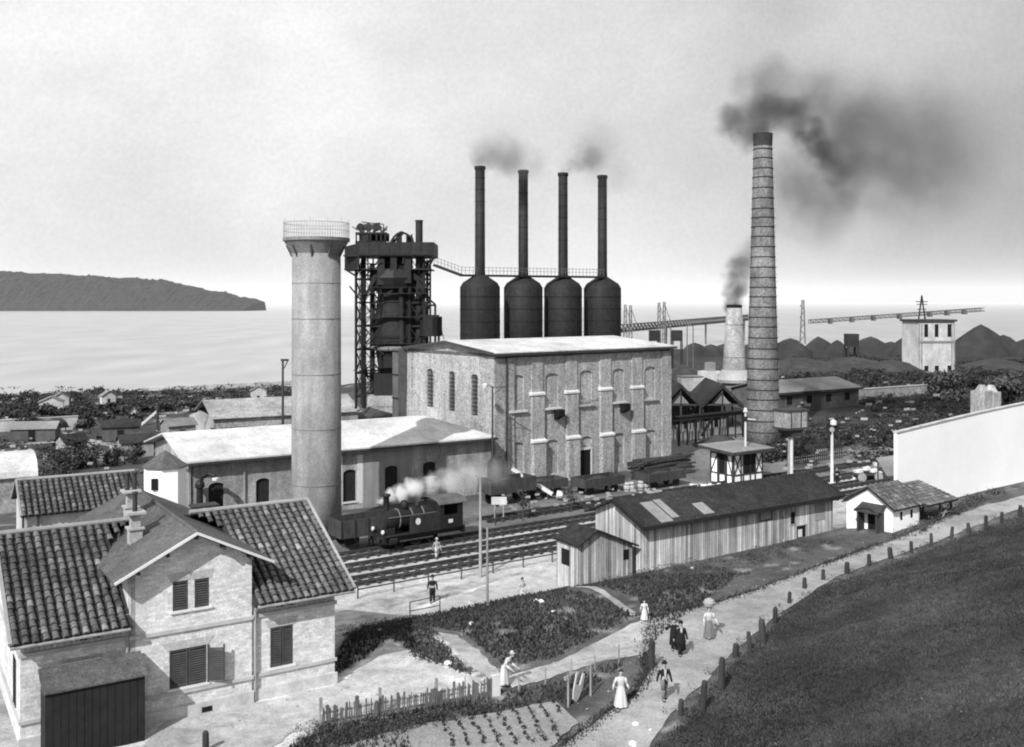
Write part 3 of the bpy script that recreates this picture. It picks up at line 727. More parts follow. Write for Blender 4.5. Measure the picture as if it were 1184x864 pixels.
# ================================================================= CONCRETE WATER TOWER
def water_tower():
    Y = 85.0; x = (366-592)/F_*Y; r = thing('water_tower', 'smooth round pale concrete tower with flared head and thin railing on top', 'tower', (x, Y, 0))
    part('shaft', 'concrete', r, lambda m: m.lathe([(2.14,0),(2.10,4),(2.04,24.2)], n=64), True)
    parts('casting_joint', 'concband', r, lambda m: [m.lathe([(rr,0),(rr+.015,.01),(rr+.015,.05),(rr,.06)], (0,0,z), 64) for z, rr in ((21.6,2.05),(18.6,2.07),(13.9,2.085),(9.3,2.10),(4.6,2.12))])
    part('head', 'concrete', r, lambda m: m.lathe([(2.04,24.15),(2.66,25.1),(2.70,25.35)], n=64))
    part('rim', 'concrete', r, lambda m: m.lathe([(2.74,25.2),(2.82,25.22),(2.82,25.5),(2.5,25.52)], n=64))
    parts('bracket', 'greywall', r, lambda m: [m.bar((2.04*math.cos(g),2.04*math.sin(g),23.9),(2.5*math.cos(g),2.5*math.sin(g),24.85),.10,.16) for g in [R(q) for q in range(-170,180,40)]])
    parts('railing', 'greywood', r, lambda m: [m.ring(2.755, z, .035) for z in (26.1,26.75)])
    parts('baluster', 'greywood', r, lambda m: [m.bar((2.755*math.cos(R(g)),2.755*math.sin(R(g)),25.45),(2.755*math.cos(R(g)),2.755*math.sin(R(g)),26.85+(.25 if g % 30 == 0 else 0)),.022) for g in range(0,360,5)])
water_tower()

# ================================================================= STOVES, FURNACE
def stoves():
    first = None
    for i, (px, Y, lab) in enumerate([(555,168,'black riveted hot stove with domed top and tall stack nearest the blast furnace'),(605,173,'black hot stove with tall stack, second from the blast furnace'),(651,176.5,'black hot stove with tall stack, third from the blast furnace'),(696.5,180,'black hot stove with tall stack farthest from the blast furnace')]):
        loc = ((px-592)/F_*Y, Y, 0)
        if first is None:
            r = thing('hot_stove', lab, 'hot stove', loc, 0, 'hot stoves with stacks in a row'); first = r
            part('shell', 'rust', r, lambda m: m.lathe([(3.38,0),(3.38,22.6),(2.9,23.4),(1.2,24.5),(.9,24.7)], n=40), True)
            parts('riveted_seam', 'steel', r, lambda m: [m.lathe([(3.39,0),(3.42,.02),(3.42,.2),(3.39,.22)], (0,0,z), 40) for z in (12.5,14.6,16.7,18.8,20.9)])
            parts('seam_strip', 'steel2', r, lambda m: [m.bar((3.40*math.cos(R(g)),3.40*math.sin(R(g)),0),(3.40*math.cos(R(g)),3.40*math.sin(R(g)),22.5),.06) for g in range(-160,-10,22)])
            part('stack', 'rust', r, lambda m: m.lathe([(1.0,23.4),(.86,25.5),(.82,43.0)], n=20), True)
            part('stack_rim', 'steel', r, lambda m: m.lathe([(.84,42.4),(.95,42.5),(.95,43.0),(.7,43.05),(.66,42.6)], n=20))
            parts('stack_seam', 'steel2', r, lambda m: [m.lathe([(.84,0),(.88,.02),(.88,.1),(.84,.12)], (0,0,z), 20) for z in range(27,42,2)])
        else: r = copy_tree(first); r.location = loc; r['label'] = lab
    a = atY(503, 307, 170); b = Vector((-5.4-3, 168-1.5, 24.55)); c = Vector((16.4, 180-1.5, 24.55))
    w = thing('stove_walkway', 'iron walkway with railing running from the furnace deck across the stove tops', 'walkway', (0,0,0))
    def seg(p, q, nm):
        part('deck', 'steel', w, lambda m: m.bar(p, q, 1.0, .35))
        part('handrail', 'distant', w, lambda m: [m.bar(p+Vector((0,-.5,h)), q+Vector((0,-.5,h)), .06) for h in (1.35,.8)]+[m.bar(p.lerp(q,k/n)+Vector((0,-.5,0)), p.lerp(q,k/n)+Vector((0,-.5,1.5)), .07) for n in (int((q-p).length/.7),) for k in range(n+1)])
    seg(Vector((a.x, a.y-1, a.z)), b, 1); seg(b, c, 2)
stoves()

def furnace():
    Y = 172; k = Y/F_
    def x(px): return (px-455)*k
    def z(py): return CH-(py-HZ)*k
    r = thing('blast_furnace', 'tall dark blast furnace in a lattice of iron columns and pipes with plated charging deck', 'blast furnace', ((455-592)/F_*Y, Y, 0), 0)
    b0 = 3.5
    part('furnace_body', 'steel2', r, lambda m: m.lathe([(3.0,b0),(3.0,8),(3.9,14),(3.8,17),(2.6,26),(2.6,28)], (.5,0,0), 28), True)
    parts('bosh_band', 'steel', r, lambda m: [m.lathe([(rr,0),(rr+.15,.05),(rr+.15,.35),(rr,.4)], (.5,0,zz), 28) for zz, rr in ((8.5,3.1),(11,3.5),(14,3.92),(17,3.82),(20,3.4),(23,3.0))])
    part('bustle_pipe', 'greyroof', r, lambda m: [m.tube((.5+4.3*math.cos(R(g)),4.3*math.sin(R(g)),12.2),(.5+4.3*math.cos(R(g+20)),4.3*math.sin(R(g+20)),12.2),.4,n=8) for g in range(0,360,20)])
    legs = [(x(415),-3.2,.28),(x(423.5),-2.6,.42),(x(415),3.5,.28),(x(437),3.5,.3),(x(443),-3,.25),(x(492),-3.2,.3),(x(492),3.5,.3),(x(476),-3,.45),(x(498),-1,.2)]
    for (a,b,w) in legs: part('column', 'steel', r, lambda m: m.tube((a,b,b0-1.5),(a,b,z(300)),w*.85,n=8))
    def brace(m):
        lv = [4,8,12,16,20,24]
        for (a0,b0_),(a1,b1_) in (((x(415),-3.2),(x(423.5),-2.6)),((x(423.5),-2.6),(x(443),-3)),((x(415),-3.2),(x(415),3.5)),((x(415),3.5),(x(437),3.5)),((x(476),-3),(x(492),-3.2)),((x(492),-3.2),(x(492),3.5)),((x(492),-3.2),(x(498),-1)),((x(443),-3),(x(476),-3))):
            for z0, z1 in zip(lv, lv[1:]+[z(298)]):
                m.bar((a0,b0_,z0),(a1,b1_,z0),.2,.3); m.bar((a0,b0_,z0),(a1,b1_,z1),.12); m.bar((a0,b0_,z1),(a1,b1_,z0),.12)
    part('bracing', 'steel', r, brace)
    part('gas_pipe', 'steel2', r, lambda m: (m.tube((x(486),-2.2,8),(x(486),-2.2,z(256)),.62,n=14), m.tube((x(486),-2.2,z(257)),(x(486),-2.2,z(256)),.72,n=14), m.tube((x(432),-1.5,b0),(x(432),-1.5,z(305)),.45,n=10), m.tube((x(468),-3.6,b0+6),(x(466),-3.4,z(312)),.5,n=10)))
    # deck with plated parapet
    def deck(m):
        m.box(x(402),x(503),-4.6,5.2,z(298),z(297)+.1)
        m.box(x(420),x(503),-4.75,-4.6,z(297),z(282)); m.box(x(503),x(503)+.15,-4.75,5.2,z(297),z(282)); m.box(x(402),x(503),5.2,5.35,z(297),z(284))
        m.slab((x(402),-2.5,z(286)),(x(420),-4.7,z(283)),(x(420),-4.6,z(283)),(x(402),-2.4,z(286)),z(284)-z(312))
        m.box(x(402)-.12,x(402),-2.5,5.2,z(313),z(286))
    part('deck', 'steel', r, deck)
    parts('deck_plate', 'steel2', r, lambda m: [m.box(x(420)+.15+k_*1.72,x(420)+.1+k_*1.72+1.55,-4.82,-4.76,z(296),z(283)) for k_ in range(7)])
    part('lower_deck', 'steel', r, lambda m: (m.box(x(403),x(420),-4.4,4,z(313),z(311.5)), m.box(x(408),x(500),-4,4.5,z(313),z(311.5)), m.bar((x(403),-4,z(312)),(x(415),-3.2,z(320)),.25), m.bar((x(503),-4,z(300)),(x(492),-3.2,z(320)),.3)))
    part('throat_machinery', 'steel', r, lambda m: (m.lathe([(2.2,z(345)),(4.2,z(334)),(4.8,z(322)),(4.3,z(313))], (.5,0,0), 12), m.box(x(440),x(448),-4.1,-1,z(330),z(300)), m.box(x(455),x(462),-4.3,-1,z(325),z(298)), m.box(x(470),x(478),-4.1,-1,z(328),z(298)), m.bar((x(420),-3,z(352)),(x(440),-3,z(316)),.5), m.bar((x(425),-3,z(345)),(x(436),-3,z(318)),.4), m.bar((x(496),-3,z(345)),(x(480),-3,z(316)),.5)))
    # cabins and winding gear on top
    def cab(m):
        for px in (415,419,428,431,438,443,448): m.box(x(px)-.12,x(px)+.12,-3,-2.8,z(283),z(271))
        m.box(x(414),x(449),-3.1,1.5,z(272),z(270)); m.box(x(414),x(449),1.3,1.5,z(279),z(271)); m.box(x(421),x(428),-2.9,-2.75,z(282),z(271))
        m.box(x(414),x(449),-3,-2.85,z(283),z(280))
    part('charging_cabin', 'steel', r, cab)
    def gear(m):
        rn = random.Random(3)
        for k_ in range(16):
            a = x(rn.uniform(412,447)); m.bar((a,-2.5,z(271)),(a+rn.uniform(-1,1),-2.5+rn.uniform(-1,2),z(rn.uniform(258,266))),.18)
            a2 = x(rn.uniform(413,445)); zz = z(rn.uniform(259,267)); m.bar((a2,-2,zz),(a2+rn.uniform(-2,2),-2,zz+rn.uniform(-.4,.4)),.16)
        for c in (419,428,437): m.lathe([(.9,-.12),(.9,.12)], (x(c),-2,z(264)), 12) if False else m.tube((x(c),-2.15,z(264)),(x(c),-1.9,z(264)),.7,n=12)
    part('winding_gear', 'steel', r, gear)
    def arch(m):
        pr = [(x(453),z(283)),(x(457),z(276)),(x(461),z(272)),(x(466),z(269.5)),(x(472),z(272)),(x(478),z(276)),(x(480),z(283))]
        for p, q in zip(pr, pr[1:]): m.bar((p[0],-2.5,p[1]),(q[0],-2.5,q[1]),.35)
        for px in (461,466,472,478): m.bar((x(px),-2.5,z(283)),(x(px),-2.5,z(272)),.2)
        m.slab((x(453),-2.5,z(282)),(x(466),-2.5,z(270)),(x(466),1,z(270)),(x(453),1,z(282)),.1); m.box(x(461),x(466),-2.4,-2.3,z(283),z(272))
        m.tube((x(474),-1.5,z(281)),(x(474),-1.5,z(273)),.5,n=10)
    part('skip_hood', 'steel', r, arch)
    def lift(m):
        m.tube((x(500),-3,z(388)),(x(500),-3,z(366)),1.9,n=14); m.box(x(488),x(509),-4,-2,z(372),z(364))
        for px in (493,505,509): m.bar((x(px),-3.4,z(400)),(x(px),-3.4,z(353) if px<509 else z(366)),.35)
        m.bar((x(493),-3.4,z(353)),(x(506),-3.4,z(353)),.35); m.bar((x(493),-3.4,z(352)),(x(499),-3.4,z(347)),.3); m.bar((x(499),-3.4,z(347)),(x(505),-3.4,z(352)),.3)
        m.bar((x(509),-3.4,z(368)),(x(515),-3.4,z(392)),.12)
    part('side_hoist', 'steel', r, lift)
    part('cast_house_floor', 'palewall', r, lambda m: (m.box(x(430),x(478),-5.5,5,2.6,b0+.8), m.prism([(x(430),2.6),(x(478),2.6),(x(478),0.6)], -5.4, 5)))
    part('skirt_plate', 'steel', r, lambda m: (m.box(x(436),x(478),-4.2,4,b0+.8,b0+4.5), m.box(x(413),x(470),-2,2,z(352),z(300)) if False else m.box(x(446),x(470),-3.4,0,8,z(360))))
    def mess(m):
        rq = random.Random(17)
        for _ in range(84):
            a = Vector((x(rq.uniform(421,486)), rq.uniform(-4.4,-1), rq.uniform(b0, z(302)))); k_ = rq.choice((0,1,2,2))
            q = (Vector((rq.uniform(1,4),0,0)), Vector((0,0,rq.uniform(1,5))), Vector((rq.uniform(-2.5,2.5),0,rq.uniform(-3,3))))[k_]; m.bar(a, a+q, rq.uniform(.08,.28))
        for zz in (9,13,17.5,21.5): m.box(x(420),x(496),-4.6,-3.6,zz,zz+.12); m.bar((x(420),-4.6,zz+1.1),(x(496),-4.6,zz+1.1),.06)
    parts('strut', 'steel', r, mess)
    part('ladder', 'steel2', r, lambda m: [m.bar((x(419),-3.3,4+q*.45),(x(421),-3.3,4+q*.45),.06) for q in range(50)]+[m.bar((x(p),-3.3,4),(x(p),-3.3,z(300)),.08) for p in (419,421)])
    # dark shaded bank underneath
    for j, (px0, px1, ya, yb_, lab) in enumerate([(398,450,470,486,'dark slag bank at the foot of the blast furnace')]):
        pass
furnace()

# ================================================================= CHIMNEYS
def big_chimney():
    P = at(882, 512, 0); r = thing('brick_chimney', 'tallest tapering brick chimney bound with dark iron hoops beside the signal cabin', 'chimney', P)
    Ht = 44.0
    def rad(z): return 2.42-1.17*z/Ht
    part('shaft', 'brick', r, lambda m: m.lathe([(rad(z),z) for z in range(0,45,4)], n=48), True)
    z = 1.2
    def hoops(m):
        z = 1.6
        while z < 43.0:
            q = rad(z); m.lathe([(q-.01,0),(q+.07,.02),(q+.07,.14),(q-.01,.16)], (0,0,z), 40); z += 1.5+random.uniform(-.12,.12)-z*.003
    parts('iron_hoop', 'brickdark', r, hoops)
    part('crown', 'soot', r, lambda m: m.lathe([(1.27,42.2),(1.33,42.4),(1.38,44.1),(1.0,44.2),(.95,43)], n=40))
    part('ladder', 'brickdark', r, lambda m: [m.bar((rad(q)+.05,-.8,q),(rad(q)+.05,-.4,q),.05) for q in range(2,43)])
    Y = 200; r = thing('concrete_chimney', 'shorter pale chimney with smoking dark mouth behind the hooped brick chimney', 'chimney', ((849-592)/F_*Y, Y, 0))
    part('shaft', 'palewall', r, lambda m: m.lathe([(2.75,0),(2.4,5),(1.5,19.3)], n=32), True)
    part('mouth', 'dark', r, lambda m: m.lathe([(1.52,18.9),(1.56,19.5),(1.1,19.6)], n=32))
    part('base_band', 'band', r, lambda m: m.lathe([(3.3,4.0),(3.5,4.6),(2.5,6.5)], n=24))
    parts('casting_joint', 'concband', r, lambda m: [m.lathe([(q,0),(q+.04,.02),(q+.04,.12),(q,.14)], (0,0,z), 32) for z, q in ((9,2.15),(15.5,1.74))])
big_chimney()

# ================================================================= WOODEN SHED AND ANNEX
def gable_roof(m, x0, x1, y0, y1, ze, zr, ov=.45, th=.12, ym=None):
    ym = (y0+y1)/2 if ym is None else ym; s = (zr-ze)/(ym-y0)
    m.slab((x0-ov,y0-ov,ze-ov*s),(x1+ov,y0-ov,ze-ov*s),(x1+ov,ym,zr),(x0-ov,ym,zr),th)
    s = (zr-ze)/(y1-ym); m.slab((x0-ov,ym,zr),(x1+ov,ym,zr),(x1+ov,y1+ov,ze-ov*s),(x0-ov,y1+ov,ze-ov*s),th)
def wood_shed():
    P = at(745, 662, 1.0); th = 33.0; W = Wall(P, th); L = W.a(963); z0 = .0
    r = thing('timber_warehouse', 'long weathered plank shed with dark felt roof beside the footpath', 'shed', (P.x, P.y, z0), th)
    D = 5.6; E_ = 4.5
    def Z(px, py): return W.z(px, py)-z0
    ops = [(W.a(879), W.a(892), Z(885,601), Z(885,588)), (W.a(914), W.a(919.5), Z(917,606), Z(917,592)), (W.a(921), W.a(932), Z(926,628), Z(926,608)), (W.a(943), W.a(953), Z(948,600), Z(948,581))]
    mw = wall_mesh(L, E_, ops, .06); mw.box(0,.1,.1,D,0,E_); mw.box(L-.1,L-.001,.1,D,0,E_); mw.box(0,L,D-.1,D,0,E_); mw.box(.1,L-.1,.07,.1,0,E_)
    mw.prismx([(.0,E_),(D,E_),(D/2,E_+1.15)], 0, .1); mw.prismx([(.0,E_),(D,E_),(D/2,E_+1.15)], L-.1, L-.001)
    mw.build('plank_wall', 'planks', r)
    for i, o in enumerate(ops):
        w = part(('hatch','window','doorway','hatch')[i], ('greywood','dark','dark','greywood')[i], r, lambda m: m.box(o[0],o[1],.0 if i in (0,3) else .04,.06,o[2],o[3]))
        part('frame', 'greywood' if i else 'wood', w, lambda m: (m.box(o[0]-.08,o[0],-.04,.02,o[2]-.08,o[3]+.08), m.box(o[1],o[1]+.08,-.04,.02,o[2]-.08,o[3]+.08), m.box(o[0],o[1],-.04,.02,o[3],o[3]+.08), m.box(o[0],o[1],-.04,.02,o[2]-.08,o[2])))
    part('notice', 'trim', r, lambda m: m.box(ops[2][0]+.15,ops[2][0]+.6,-.05,-.02,ops[2][2]+.5,ops[2][2]+1.1))
    parts('repair_boards', 'greyroof', r, lambda m: (m.box(W.a(876),W.a(877),-.03,-.002,1.2,4), m.box(W.a(905),W.a(906),-.04,-.002,1.6,3.3)))
    rf = part('roof', 'felt', r, lambda m: gable_roof(m, 0, L, 0, D, E_+.12, E_+1.3, .62, .14))
    part('eave_board', 'shutter', rf, lambda m: (m.box(-.62,L+.62,-.66,-.58,E_-.42,E_-.12), m.bar((-.64,-.62,E_-.2),(-.64,D/2,E_+1.15),.08,.28), m.bar((L+.64,-.62,E_-.2),(L+.64,D/2,E_+1.15),.08,.28)))
    s = (1.18)/(D/2)
    def patches(m):
        for px0, px1, y0, y1 in ((760,774,.0,1.9),(776,784,.3,2.0),(811,823,.15,1.0)):
            a0, a1 = W.a(px0), W.a(px1); m.slab((a0,y0-.45,E_+.16+s*(y0-.45)),(a1,y0-.45,E_+.16+s*(y0-.45)),(a1,y1,E_+.16+s*y1),(a0,y1,E_+.16+s*y1),.03)
    parts('tin_patch', 'sheet', rf, patches)
    # annex with its gable facing the path
    Q = at(668.6, 674, 1.0); a = thing('plank_hut', 'small plank hut with low dark gable roof joined to the long plank shed', 'hut', (Q.x, Q.y, 0), th)
    Wq = Wall(Q, th); Lq = Wq.a(731); xp = Wq.a(689); Dq = 2.5; el, ep, er = 3.55, 4.35, 3.0
    part('plank_wall', 'planks', a, lambda m: (m.prism([(0,0),(Lq,0),(Lq,er),(xp,ep),(0,el)], 0, .1), m.box(0,.1,.1,Dq,0,el), m.box(Lq-.1,Lq,.1,Dq,0,er), m.prism([(0,0),(Lq,0),(Lq,er),(xp,ep),(0,el)], Dq-.1, Dq)))
    part('roof', 'felt', a, lambda m: (m.slab((-.2,-.3,el+.02),(xp,-.3,ep+.12),(xp,Dq+.2,ep+.12),(-.2,Dq+.2,el+.02),.12), m.slab((xp,-.35,ep+.12),(Lq+.35,-.35,er-.05),(Lq+.35,Dq+.3,er-.05),(xp,Dq+.3,ep+.12),.12)))
    part('window', 'dark', a, lambda m: m.box(-.03,-.001,1.0,1.9,1.9,3.0)); part('window', 'dark', a, lambda m: m.box(Lq*.83,Lq*.93,-.03,-.001,2.0,2.7))
wood_shed()

# ================================================================= WHITE HUT, RUIN, WHITE WALL
def white_hut():
    P = at(1032, 618, 2.4); th = 37; r = thing('white_hut', 'small whitewashed hut with tiled gable roof and dark timber porch beside the road', 'hut', (P.x, P.y, P.z-.4), th)
    Lx = Wall(P, th).a(1063); D = 4.0; h = 2.35
    # gable end is at x=0 running back along y
    part('wall', 'white', r, lambda m: (m.prismx([(0,0),(D,0),(D,h),(D/2,h+1.25),(0,h)], 0, .15), m.box(.15,Lx,0,.15,0,h), m.prismx([(0,0),(D,0),(D,h),(D/2,h+1.25),(0,h)], Lx-.15+.001, Lx+.001), m.box(.15,Lx-.15,D-.15,D,0,h)))
    rf = part('roof', 'tileunder', r, lambda m: gable_roof(m, 0, Lx, 0, D, h+.1, h+1.38, .3, .08))
    def tf(m):
        tile_field(m, -.3, Lx+.3, -.35, h-.05, D/2, h+1.42, sx=.3, sy=.36); tile_field(m, -.3, Lx+.3, D+.35, h-.05, D/2, h+1.42, sx=.3, sy=.36)
    part('roof_tiles', 'tile', rf, tf)
    for x in (Lx*.28, Lx*.66): part('window', 'dark', r, lambda m: m.box(x,x+.28,-.02,.02,1.35,1.95))
    pr = part('porch', 'wood', r, lambda m: (m.box(-1.0,-.88,.7,.82,0,2.0), m.box(-1.0,-.88,2.3,2.42,0,2.0), m.slab((-1.15,.5,2.0),(-1.15,2.6,2.0),(-.02,2.6,2.5),(-.02,.5,2.5),.1), m.bar((-1.1,.5,2.0),(-1.1,1.5,2.5),.12), m.bar((-1.1,1.5,2.5),(-1.1,2.6,2.0),.12), m.box(-1.0,-.02,.68,.72,0,1.9), m.box(-1.0,-.02,2.4,2.44,0,1.9)))
    part('door', 'dark', r, lambda m: m.box(-.03,-.001,1.0,2.1,0,1.9))
    # open shelter
    P = at(1087, 604, 2.6); r = thing('open_shelter', 'open timber shelter with sagging tile roof between the white hut and white wall', 'shelter', (P.x, P.y, P.z-.3), 37)
    for x, y in ((0,0),(0,2.4),(1.6,0),(1.6,2.4),(-2.2,2.4)): part('post', 'wood', r, lambda m: m.box(x-.07,x+.07,y-.07,y+.07,-.3,2.0+.28*y))
    part('brace', 'greywood', r, lambda m: (m.bar((0,0,.3),(1.6,0,.3),.1), m.bar((0,0,.3),(1.6,0,1.9),.08), m.bar((0,0,1.0),(1.6,0,1.0),.07)))
    rf = part('roof', 'tileunder', r, lambda m: m.slab((-2.6,-.4,1.95),(2.0,-.4,1.95),(2.0,3,2.95),(-2.6,3,2.95),.1))
    part('roof_tiles', 'tile', rf, lambda m: tile_field(m, -2.6, 2.0, -.45, 1.97, 3, 2.97, sx=.3, sy=.36))
    part('back_wall', 'greywall', r, lambda m: m.box(-2.4,1.7,2.6,2.75,-.3,2.6))
    # big white wall
    A = Vector((445/F_*91, 91, 0)); th = 36
    r = thing('white_building', 'huge blank sunlit white walled building with curved roof edge behind the small hut', 'building', A, th)
    L = 46; top = [(0,8.05)]+[(L*k/12, 8.05+1.25*math.sin(min(1,k/9)*math.pi/2)+.12*k/3) for k in range(1,13)]
    ray = Vector((A.x, A.y)).normalized(); c_, s_ = math.cos(R(th)), math.sin(R(th)); bx = (ray.x*c_+ray.y*s_)*13; by = (-ray.x*s_+ray.y*c_)*13; bx += .15
    def wl(m):
        m.prism([(0,-2),(L,-2)]+[(a,b) for a,b in top[::-1]], 0, .3)
        m.face([(0,.3,-2),(0,.3,8.0),(bx,by,4.2),(bx,by,-2)]); m.face([(L,.3,-2),(L,.3,9.0),(L+bx,by,5),(L+bx,by,-2)]); m.face([(bx,by,-2),(L+bx,by,-2),(L+bx,by,5),(bx,by,4.2)])
    part('wall', 'white', r, wl)
    def rf(m):
        for (a,b),(c,d) in zip(top, top[1:]): m.slab((a-.05,.31,b-.02),(c,.31,d-.02),(c+bx,by,d-4),(a-.05+bx,by,b-4),.1); m.slab((a-.1,-.1,b+.14),(c,-.1,d+.14),(c,.32,d+.14),(a-.1,.32,b+.14),.12)
    part('roof', 'plaster', r, rf)
    parts('roof_turret', 'palewall', r, lambda m: (m.box(15.9,17.4,.4,1.9,7.4,11.0), m.box(17.6,19.1,.4,1.9,7.4,10.8), m.lathe([(.7,0),(.3,.6)], (16.6,1.1,11.0), 8), m.lathe([(.7,0),(.3,.7)], (18.4,1.1,10.8), 8)))
    P = at(1045, 560, .8); r = thing('canvas_lean_to', 'grey sloping canvas roof propped against the white building corner', 'lean-to', P, 36)
    part('cover', 'greyroof', r, lambda m: m.slab((-3.0,0,1.2),(.8,0,1.0),(2.2,2.4,2.6),(-1.4,2.4,2.6),.08))
    parts('pole', 'wood', r, lambda m: (m.box(-2.9,-2.8,.1,.2,-1,1.15), m.box(.6,.7,.1,.2,-1,.98), m.box(2.0,2.1,2.2,2.3,-1,2.55), m.box(-1.3,-1.2,2.2,2.3,-1,2.55)))
white_hut()

# ================================================================= SIGNAL CABIN
def cabin():
    P = at(848, 561, 0); th = 34; r = thing('signal_cabin', 'half timbered white and dark signal cabin with flat white roof near the brick chimney', 'cabin', P, th)
    Lx = Wall(P, th).a(882); Ly = 3.5; h = 3.5
    part('infill', 'white', r, lambda m: m.box(.05,Lx-.05,.05,Ly-.05,0,h))
    def tim(m):
        for x in (0,1.15,1.5,2.6,Lx-1.3,Lx-.14): m.box(x,x+.14,-.04,.05,0,h)
        for z in (.95,h-.35): m.box(.14,Lx-.14,-.03,.05,z,z+.13)
        for a, b in ((.14,1.15),(Lx-1.16,Lx-.14)):
            m.bar((a,-.02,1.1),(b,-.02,h-.35),.09,.09); m.bar((a,-.015,h-.35),(b,-.015,1.1),.09,.09)
        for y in (0.1,.95,1.15,2.1,2.3,Ly-.14): m.box(-.04,.05,y,y+.14,0,h)
        for z in (.95,h-.35): m.box(-.03,.05,.2,Ly-.14,z,z+.13)
        m.bar((-.02,.24,1.1),(-.02,.95,h-.35),.09); m.bar((-.02,2.4,h-.35),(-.02,Ly-.14,1.1),.09)
    part('timber_frame', 'wood', r, tim)
    part('window', 'dark', r, lambda m: m.box(1.64,2.6,-.02,.06,1.1,h-.35)); part('window', 'dark', r, lambda m: m.box(-.02,.06,1.29,2.1,1.1,h-.35))
    part('window', 'dark', r, lambda m: m.box(2.74,Lx-1.3,-.02,.06,1.1,h-.35))
    rf = part('roof', 'sheet', r, lambda m: m.slab((-1.0,-.9,h+.28),(Lx+.9,-.9,h+.28),(Lx+.9,Ly+.9,h+.55),(-1.0,Ly+.9,h+.55),.06))
    part('roof_edge', 'wood', rf, lambda m: m.slab((-1.04,-.94,h+.21),(Lx+.94,-.94,h+.21),(Lx+.94,Ly+.94,h+.48),(-1.04,Ly+.94,h+.48),.3))
    # raised box on post
    P = at(915, 549, 0); r = thing('signal_platform', 'small raised round cornered plank cabin on a single white post', 'signal post', P, 30)
    part('post', 'trim', r, lambda m: m.tube((0,0,0),(0,0,5.2),.22,n=10)); part('post_strut', 'greywood', r, lambda m: m.tube((-.5,0,0),(-.4,0,5.2),.1,n=6))
    part('floor', 'wood', r, lambda m: (m.box(-1.6,1.8,-1,1.4,5.3,5.55), m.prism([(-1.3,5.3),(1.3,5.3),(.6,4.5),(-.5,4.5)], -.7,1.0)))
    part('cabin_wall', 'palewall', r, lambda m: [m.box(-1.5+k*.33,-1.5+k*.33+.28,-.9,-.84,5.55,7.4) for k in range(10)]+[m.tube((1.5,.3,5.55),(1.5,.3,7.4),1.0,n=14), m.box(-1.5,1.5,1.1,1.2,5.55,7.4), m.box(-1.5,-1.44,-.8,1.1,5.55,7.4)])
    part('frame', 'wood', r, lambda m: [m.box(x,x+.1,-.98,-.88,5.5,7.5) for x in (-1.0,.55,1.6)]+[m.box(-1.6,1.9,-1.0,1.4,7.4,7.62)])
cabin()

# ================================================================= POLES AND LAMPS
def pole(name, label, cat, px, py, ytop, z=0, r0=.11, mat='greywood', group=None, extra=None):
    P = at(px, py, z); h = (py-ytop)*P.y/F_
    r = thing(name, label, cat, P, 0, group); part('post', mat, r, lambda m: m.tube((0,0,-.5),(0,0,h),r0,r0*.7,n=8))
    if extra: extra(r, h, P.y/F_)
    return r
def lamp_arm(r, h, k):
    part('arm', 'wood', r, lambda m: (m.bar((0,0,h-.1),(1.4,0,h-.05),.08), m.bar((0,0,h-.9),(1.0,0,h-.1),.05), m.bar((0,0,h-.1),(-.7,0,h+.3),.07)))
    part('lantern', 'trim', r, lambda m: m.lathe([(.05,0),(.24,.05),(.28,.4),(.1,.55)], (-.75,0,h-.2), 10))
pole('lamp_post', 'tall dark lamp post with side arm at the corner of the tall hall', 'lamp post', 569.5, 573, 447, 0, .12, 'wood', None, lamp_arm)
pole('telegraph_pole', 'pale pole with short crossbar standing inside the track fence', 'pole', 555.5, 663, 551, .3, .12, 'greywood', None, lambda r,h,k: part('crossbar', 'greywood', r, lambda m: m.box(-.35,.35,-.05,.05,h-.05,h+.08)))
pole('telegraph_pole', 'shorter grey pole right of the pale crossbar pole by the gravel', 'pole', 563.5, 695, 610, 1.2, .09, 'greywood')
def sig_disc(r, h, k):
    part('disc', 'steel', r, lambda m: m.tube((0,-.12,h-.2),(0,.02,h-.2),.75,n=18)); part('lamp', 'trim', r, lambda m: m.lathe([(.1,0),(.35,.1),(.35,.5),(.1,.65)], (.1,-.2,h+.1), 10)); part('lens', 'palewall', r, lambda m: m.tube((-.05,-.2,h-.35),(-.05,-.12,h-.35),.28,n=12))
pole('disc_signal', 'white signal post with dark round disc and lamp on top', 'signal', 962, 558, 493, 0, .2, 'trim', None, sig_disc)
pole('mast', 'slim white mast standing in front of the half timbered cabin', 'mast', 862, 556, 478, 0, .17, 'trim', None, lambda r,h,k: (part('insulator', 'trim', r, lambda m: m.lathe([(.1,0),(.26,.15),(.2,.5),(.05,.65)], (0,0,h), 10)), part('collar', 'steel', r, lambda m: m.lathe([(.2,0),(.26,.05),(.26,.5),(.2,.55)], (0,0,h-.9), 10)), part('arm', 'trim', r, lambda m: m.bar((0,-.1,h-.6),(1.1,-.1,h-.7),.14))))
pole('lamp_post', 'dark hooked lamp pole behind the white roofed shed left of the concrete tower', 'lamp post', 327, 500, 417, 0, .22, 'wood', None, lambda r,h,k: part('hook', 'wood', r, lambda m: (m.box(-.3,.9,-.1,.1,h-.1,h+.25), m.bar((.8,0,h),(.2,0,h-1.2),.14))))
pole('telegraph_pole', 'plain dark pole in the yard left of the white roofed shed', 'pole', 182, 500, 467, 0, .25, 'wood')
pole('telegraph_pole', 'dark pole standing beside the long pale yard wall', 'pole', 81, 478, 454, 0, .25, 'wood')
for px, py, yt in ((505.5,601,582),(523,600,577),(573,608,590),(612,598,583)):
    pole('marker_post', 'slim marker post along the verge between tracks and hall', 'post', px, py, yt, 0, .06, 'wood', 'marker posts between tracks and hall')
